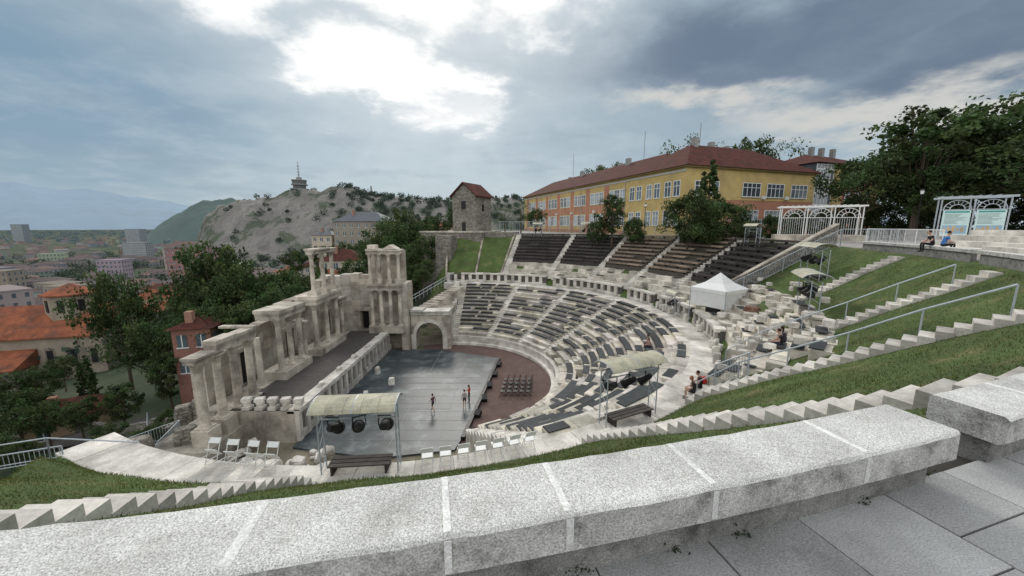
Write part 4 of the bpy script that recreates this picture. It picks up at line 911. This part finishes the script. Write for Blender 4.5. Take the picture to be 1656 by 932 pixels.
# ------------------------------------------------------------------ people
def person(loc,rz,pose='stand',top=(.02,.02,.02),bot=(.02,.02,.03),hair=(.02,.013,.01),longhair=False,shortsleeve=True,barelegs=False,pack=None,h=1.7,name='person',seed=0):
    V3=Vector
    J={'pel':(0,0,.93),'bel':(0,.01,1.08),'che':(0,0,1.27),'nec':(0,.0,1.43),'hed':(0,.02,1.53)}
    for s,x in(('L',-1),('R',1)):
        J['sh'+s]=(.17*x,0,1.385);J['el'+s]=(.22*x,-.03,1.11);J['wr'+s]=(.23*x,.06,.88);J['ha'+s]=(.225*x,.09,.80)
        J['hi'+s]=(.09*x,0,.88);J['kn'+s]=(.10*x,.03,.49);J['an'+s]=(.10*x,-.02,.09);J['to'+s]=(.12*x,.15,.035)
    if pose=='walk':
        J.update(knR=(.1,.20,.52),anR=(.1,.26,.12),toR=(.11,.43,.07),knL=(-.1,.0,.49),anL=(-.1,-.30,.16),toL=(-.11,-.17,.04),elR=(.23,-.12,1.13),wrR=(.23,-.12,.90),haR=(.22,-.11,.82),elL=(-.22,.06,1.12),wrL=(-.2,.26,1.0),haL=(-.19,.33,.98))
    if pose=='reach':
        J.update(elL=(-.26,.16,1.22),wrL=(-.2,.38,1.32),haL=(-.18,.46,1.36))
    if pose.startswith('sit'):
        J.update(pel=(0,0,.11),bel=(0,.02,.26),che=(0,.08,.44),nec=(0,.13,.60),hed=(0,.19,.69))
        for s,x in(('L',-1),('R',1)):
            J['sh'+s]=(.17*x,.10,.56);J['el'+s]=(.23*x,.16,.30);J['wr'+s]=(.15*x,.36,.24);J['ha'+s]=(.10*x,.42,.22)
            J['hi'+s]=(.09*x,.02,.09);J['kn'+s]=(.12*x,.45,.14);J['an'+s]=(.11*x,.40,-.30);J['to'+s]=(.12*x,.57,-.36)
    rad={'pel':(.135,.10),'bel':(.12,.085),'che':(.14,.095),'nec':(.055,.055),'hed':(.05,.05),'sh':(.062,.06),'el':(.042,.042),'wr':(.028,.026),'ha':(.036,.020),'hi':(.088,.088),'kn':(.056,.056),'an':(.038,.040),'to':(.040,.026)}
    names=list(J); idx={k:i for i,k in enumerate(names)}
    E=[('pel','bel'),('bel','che'),('che','nec'),('nec','hed')]
    for s in'LR': E+=[('che','sh'+s),('sh'+s,'el'+s),('el'+s,'wr'+s),('wr'+s,'ha'+s),('pel','hi'+s),('hi'+s,'kn'+s),('kn'+s,'an'+s),('an'+s,'to'+s)]
    me=bpy.data.meshes.new('sk'); me.from_pydata([J[k] for k in names],[(idx[a],idx[b]) for a,b in E],[])
    ob=bpy.data.objects.new('sk',me); scene.collection.objects.link(ob)
    ob.modifiers.new('s','SKIN'); ss=ob.modifiers.new('u','SUBSURF'); ss.levels=1; ss.render_levels=1
    for k in names:
        d=me.skin_vertices[0].data[idx[k]]; d.radius=rad.get(k) or rad[k[:2]]; d.use_root=(k=='pel')
    dg=bpy.context.evaluated_depsgraph_get(); ev=ob.evaluated_get(dg); m2=bpy.data.meshes.new_from_object(ev)
    mb=MB(); segs=[(V3(J[a]),V3(J[b]),a,b) for a,b in E]
    vv=[tuple(v.co) for v in m2.vertices]; mb.v.extend(vv)
    for p in m2.polygons:
        c=V3(p.center); best=None
        for a,b,na,nb in segs:
            ab=b-a; t=max(0,min(1,(c-a).dot(ab)/ab.length_squared)); dd=(c-(a+ab*t)).length
            ra=(rad.get(na) or rad[na[:2]])[0]; rb=(rad.get(nb) or rad[nb[:2]])[0]; dd/=(ra+(rb-ra)*t)
            if best is None or dd<best[0]: best=(dd,na,nb,t)
        _,na,nb,t=best; m=1
        if nb[:2]in('ha',) or nb=='hed' or (nb=='nec' and t>.8): m=0
        elif na[:2]=='el': m=0 if shortsleeve else 1
        elif na[:2]=='sh': m=0 if (shortsleeve and t>.55) else 1
        elif nb[:2]=='hi' or (na=='pel' and t<.25): m=2
        elif na[:2]=='hi': m=2 if not(barelegs and t>.6) else 0
        elif na[:2]=='kn': m=0 if barelegs else 2
        elif na[:2]=='an': m=4
        mb.f.append(tuple(p.vertices)); mb.m.append(m); mb.c.append((1,1,1))
    bpy.data.objects.remove(ob)
    hb=V3(J['hed']); hc=hb+V3((0,.02,.085)); 
    mb.ell(hc,(.075,.092,.115),0,1,14,10); mb.ell(hc+V3((0,.04,-.065)),(.048,.045,.045),0,1,10,6)
    mb.add([tuple(hc+V3(q)) for q in((-.016,.082,-.02),(.016,.082,-.02),(0,.115,-.028),(0,.086,.022))],[(0,2,3),(2,1,3),(0,1,2)],0,1)
    for x in(-1,1):
        mb.ell(hc+V3((.03*x,.083,.012)),(.013,.008,.008),5,1,8,5); mb.ell(hc+V3((.03*x,.089,.012)),(.006,.005,.006),4,1,6,4); mb.ell(hc+V3((.077*x,-.002,-.005)),(.010,.018,.030),0,.9,8,5)
    mb.ell(hc+V3((0,.084,-.052)),(.024,.008,.007),6,1,8,4)
    mb.ell(hc+V3((0,-.018,.022)),(.086,.096,.112),3,1,14,10,zmin=-.25,jit=.02)
    if longhair: mb.ell(hc+V3((0,-.065,-.09)),(.082,.045,.19),3,1,12,8,jit=.03)
    for s,x in(('L',-1),('R',1)):
        w=V3(J['wr'+s]);ha=V3(J['ha'+s]); dr=(ha-w).normalized(); sd=V3((0,1,0)) if abs(dr.y)<.7 else V3((1,0,0)); sd=(sd-dr*sd.dot(dr)).normalized(); cu=dr.cross(sd)*x
        for q,l in enumerate((.060,.072,.068,.052)):
            b=ha+sd*(.027-.018*q)+dr*.008; m_=b+dr*l*.55+cu*.006; e_=m_+(dr*.8+cu*.6).normalized()*l*.5; mb.cyl(b,m_,.0095,.0085,6,0); mb.cyl(m_,e_,.0085,.006,6,0)
        b=w+(ha-w)*.45+sd*.028; m_=b+(sd*.8+dr*.6).normalized()*.035; mb.cyl(b,m_,.011,.009,6,0); mb.cyl(m_,m_+(dr+sd*.2).normalized()*.028,.009,.007,6,0)
    if pack:
        ch=V3(J['che']); mb.ell(ch+V3((0,-.19,-.02)),(.16,.11,.23),7,1,12,8); mb.ell(ch+V3((0,-.28,-.08)),(.11,.05,.12),7,.8,10,6)
        for x in(-.1,.1): mb.cyl(ch+V3((x,-.1,.14)),ch+V3((x,.09,.08)),.02,n=6,m=7)
    def fm(n,c): return flat('%s_%s_%d'%(name,n,seed),c)
    s=h/1.7; mats=[SKIN,fm('top',top),fm('trousers',bot),fm('hair',hair),fm('shoe',(.03,.03,.03)),fm('eye',(.7,.7,.7)),fm('lips',(.35,.12,.1)),fm('pack',pack or (0,0,0))]
    return mb.build(name,mats,smooth=True,loc=loc,rz=rz,sc=s)
person((-6.9,30.4,.17),R(60),'walk',(.10,.05,.07),(.03,.025,.04),barelegs=True,seed=1)
person((-3.95,32.2,.17),R(80),'reach',(.50,.05,.03),(.04,.04,.05),longhair=True,seed=2)
person((-4.25,31.2,.17),R(20),'stand',(.35,.33,.32),(.05,.03,.03),barelegs=True,seed=3)
mb=MB(); mb.sec(25.5,26.2,-47.2,-42.2,6.6,7.26,0,.9,n=5); mb.sec(26.2,27.0,-47.2,-42.2,6.6,7.7,0,.95,n=5); mb.build('stone_seat_block',[MARB])
x,y,_=pol(25.72,-43.4); person((x,y,7.26),R(70),'sit',(.012,.012,.014),(.015,.015,.02),pack=(.5,.02,.03),seed=4,h=1.9)
x,y,_=pol(25.70,-45.5); person((x,y,7.26),R(62),'sit',(.02,.02,.02),(.02,.02,.03),barelegs=True,hair=(.25,.10,.04),longhair=True,seed=5,h=1.8)
x,y,_=pol(29.0,-39.5); person((x,y,rowz(3)-.2),R(-39+95),'sit',(.02,.02,.025),(.02,.02,.03),seed=6,h=1.8)
x,y,_=pol(29.1,-37.9); person((x,y,rowz(3)-.2),R(-37+80),'sit',(.05,.05,.06),(.02,.02,.03),barelegs=True,longhair=True,seed=7)
x,y,_=pol(21.1,-13.5); person((x,y,5.63),R(-13+90),'sit',(.45,.10,.08),(.05,.05,.08),seed=8)
x,y,_=pol(21.1,-15.7); person((x,y,5.63),R(-15+90),'sit',(.3,.2,.18),(.02,.02,.03),longhair=True,seed=9)
x,y,_=pol(36.8,-23.2); person((x,y,15.08),R(-23+90),'sit',(.012,.012,.014),(.01,.01,.012),seed=10,h=1.8)
x,y,_=pol(36.85,-24.6); person((x,y,15.08),R(-25-85),'sit',(.05,.16,.40),(.01,.01,.012),seed=11,h=1.75)
# ------------------------------------------------------------------ sky + light
SUN_EL=33.; SUN_AZ=-8.
w=bpy.data.worlds.new("World"); scene.world=w; w.use_nodes=True
nt=w.node_tree; N=nt.nodes; L=nt.links; N.clear()
def M(op,a,b=None,c=None,clamp=False):
    q=N.new('ShaderNodeMath'); q.operation=op; q.use_clamp=clamp
    for i_,v in enumerate((a,b,c)):
        if v is None: continue
        if isinstance(v,(int,float)): q.inputs[i_].default_value=v
        else: L.new(v,q.inputs[i_])
    return q.outputs[0]
def SS(a,b,x):
    q=N.new('ShaderNodeMapRange'); q.interpolation_type='SMOOTHSTEP'; q.inputs[1].default_value=a;q.inputs[2].default_value=b; L.new(x,q.inputs[0]); return q.outputs[0]
def MX(f,A_,B_):
    q=N.new('ShaderNodeMix'); q.data_type='RGBA'
    if isinstance(f,(int,float)): q.inputs['Factor'].default_value=f
    else: L.new(f,q.inputs['Factor'])
    for nm,v in(('A',A_),('B',B_)):
        if isinstance(v,tuple): q.inputs[nm].default_value=(*v,1)
        else: L.new(v,q.inputs[nm])
    return q.outputs['Result']
tc=N.new('ShaderNodeTexCoord'); sp=N.new('ShaderNodeSeparateXYZ'); L.new(tc.outputs['Generated'],sp.inputs[0]); x_,y_,z_=sp.outputs
az=M('MULTIPLY',M('ARCTAN2',x_,y_),57.2958); el=M('MULTIPLY',M('ARCSINE',z_),57.2958)
den=M('ADD',M('MAXIMUM',z_,0.),.16); cb_=N.new('ShaderNodeCombineXYZ'); L.new(M('DIVIDE',x_,den),cb_.inputs[0]); L.new(M('DIVIDE',y_,den),cb_.inputs[1])
def NZ(s,d,ro=.55,off=0.):
    q=N.new('ShaderNodeTexNoise'); q.inputs['Scale'].default_value=s; q.inputs['Detail'].default_value=d; q.inputs['Roughness'].default_value=ro
    ad=N.new('ShaderNodeVectorMath'); ad.operation='ADD'; ad.inputs[1].default_value=(off,off*.7,off*.3); L.new(cb_.outputs[0],ad.inputs[0]); L.new(ad.outputs[0],q.inputs['Vector']); return q.outputs['Fac']
nA=NZ(1.1,9,.58); nB=NZ(1.3,9,.58,5.); nC=NZ(2.6,9,.62,11.); nD=NZ(.6,4,.5,23.); nE=NZ(1.7,9,.6,31.)
azw=M('ADD',az,M('MULTIPLY',M('SUBTRACT',nA,.5),26.)); elw=M('ADD',el,M('MULTIPLY',M('SUBTRACT',nB,.5),16.))
def B(a,e,sa,se,xa=azw,xe=elw):
    p=M('POWER',M('ABSOLUTE',M('DIVIDE',M('SUBTRACT',xa,a),sa)),2.); q=M('POWER',M('ABSOLUTE',M('DIVIDE',M('SUBTRACT',xe,e),se)),2.)
    return M('EXPONENT',M('MULTIPLY',M('ADD',p,q),-1.))
col=MX(SS(-1,14,el),(.46,.56,.63),(.33,.43,.50))
col=MX(M('MULTIPLY',B(-50,12,24,10),.88),col,(.195,.32,.44))
col=MX(M('MULTIPLY',B(-14,9,20,8),.75),col,(.53,.63,.69))
col=MX(M('MULTIPLY',SS(.42,.70,nC),.32),col,(.60,.67,.71))
col=MX(M('MULTIPLY',SS(.50,.72,nE),.38),col,(.24,.33,.42))
col=MX(M('MULTIPLY',SS(.50,.74,nA),M('MULTIPLY',SS(0,14,az),.5)),col,(.23,.29,.36))
dk=M('MAXIMUM',B(33,21,27,5.5),B(54,16,18,5.5)); dk=SS(.10,.80,dk)
col=MX(M('MULTIPLY',dk,M('ADD',M('MULTIPLY',nE,1.1),.32),clamp=True),col,(.145,.195,.27))
cr=SS(.12,.80,M('MAXIMUM',B(25,15.3,13,2.2),B(46,12.0,17,3.0))); col=MX(M('MULTIPLY',cr,SS(.34,.58,nC)),col,(.64,.635,.60))
wh=M('MAXIMUM',M('MAXIMUM',B(-20,20,12,5.0),B(-9,17.5,9,4.5)),M('MAXIMUM',B(3,30,13,6.5),B(-36,27,14,4.5)))
wh=M('MAXIMUM',wh,B(-14,29,18,6))
halo=B(-14,21,30,10,az,el)
col=MX(M('MULTIPLY',SS(.15,1.,halo),.50),col,(.62,.70,.75))
col=MX(M('MULTIPLY',SS(.02,.60,wh),.6),col,(.74,.80,.83))
whf=M('ADD',wh,M('ADD',M('MULTIPLY',M('SUBTRACT',nC,.5),1.3),M('MULTIPLY',M('SUBTRACT',nE,.5),1.0)))
col=MX(SS(.38,.82,whf),col,(1.15,1.14,1.11))
col=MX(M('MULTIPLY',SS(.53,.64,nB),M('MULTIPLY',halo,.6)),col,(.40,.50,.58))
ang=M('ARCTAN2',M('ADD',az,9.),M('SUBTRACT',27.,el)); rn=N.new('ShaderNodeTexNoise'); rn.noise_dimensions='1D'; rn.inputs['Scale'].default_value=4.; rn.inputs['Detail'].default_value=3; L.new(ang,rn.inputs['W'])
rayf=M('MULTIPLY',M('MULTIPLY',SS(.38,.72,rn.outputs['Fac']),B(-20,9,22,6,az,el)),.13)
col=MX(rayf,col,(.78,.86,.91))
ov=M('MAXIMUM',SS(36,55,el),SS(68,100,M('ABSOLUTE',az)))
cl=MX(SS(.35,.65,nD),(1.10,1.16,1.23),(1.68,1.68,1.66))  # unseen sky overhead and behind, brightened to raise ambient light
col=MX(ov,col,cl)
col=MX(SS(-.5,-4,el),col,(.18,.20,.20))
bg=N.new('ShaderNodeBackground'); L.new(col,bg.inputs[0]); bg.inputs[1].default_value=1.0
sky=N.new('ShaderNodeTexSky'); sky.sky_type='NISHITA'; sky.sun_disc=False; sky.sun_elevation=R(SUN_EL); sky.sun_rotation=R(SUN_AZ)
bg2=N.new('ShaderNodeBackground'); L.new(sky.outputs[0],bg2.inputs[0]); bg2.inputs[1].default_value=.08
ms=N.new('ShaderNodeMixShader'); ms.inputs[0].default_value=.08; L.new(bg.outputs[0],ms.inputs[1]); L.new(bg2.outputs[0],ms.inputs[2])
wo=N.new('ShaderNodeOutputWorld'); L.new(ms.outputs[0],wo.inputs[0])
ld=bpy.data.lights.new('sun','SUN'); ld.energy=1.5; ld.angle=R(12); ld.color=(1,.95,.87)
lo=bpy.data.objects.new('sun',ld); scene.collection.objects.link(lo)
sd=Vector((math.sin(R(SUN_AZ))*math.cos(R(SUN_EL)),math.cos(R(SUN_AZ))*math.cos(R(SUN_EL)),math.sin(R(SUN_EL))))
lo.rotation_euler=sd.to_track_quat('Z','Y').to_euler()
# ------------------------------------------------------------------ camera
cd=bpy.data.cameras.new('camera'); cam=bpy.data.objects.new('camera',cd); scene.collection.objects.link(cam)
cam.location=(0,0,16.3); cam.rotation_euler=(R(80.5),0,0); cd.lens=13.09; cd.sensor_width=36; cd.clip_start=.05; cd.clip_end=40000
scene.camera=cam
scene.view_settings.view_transform='Standard'; scene.view_settings.look='None'; scene.view_settings.exposure=0
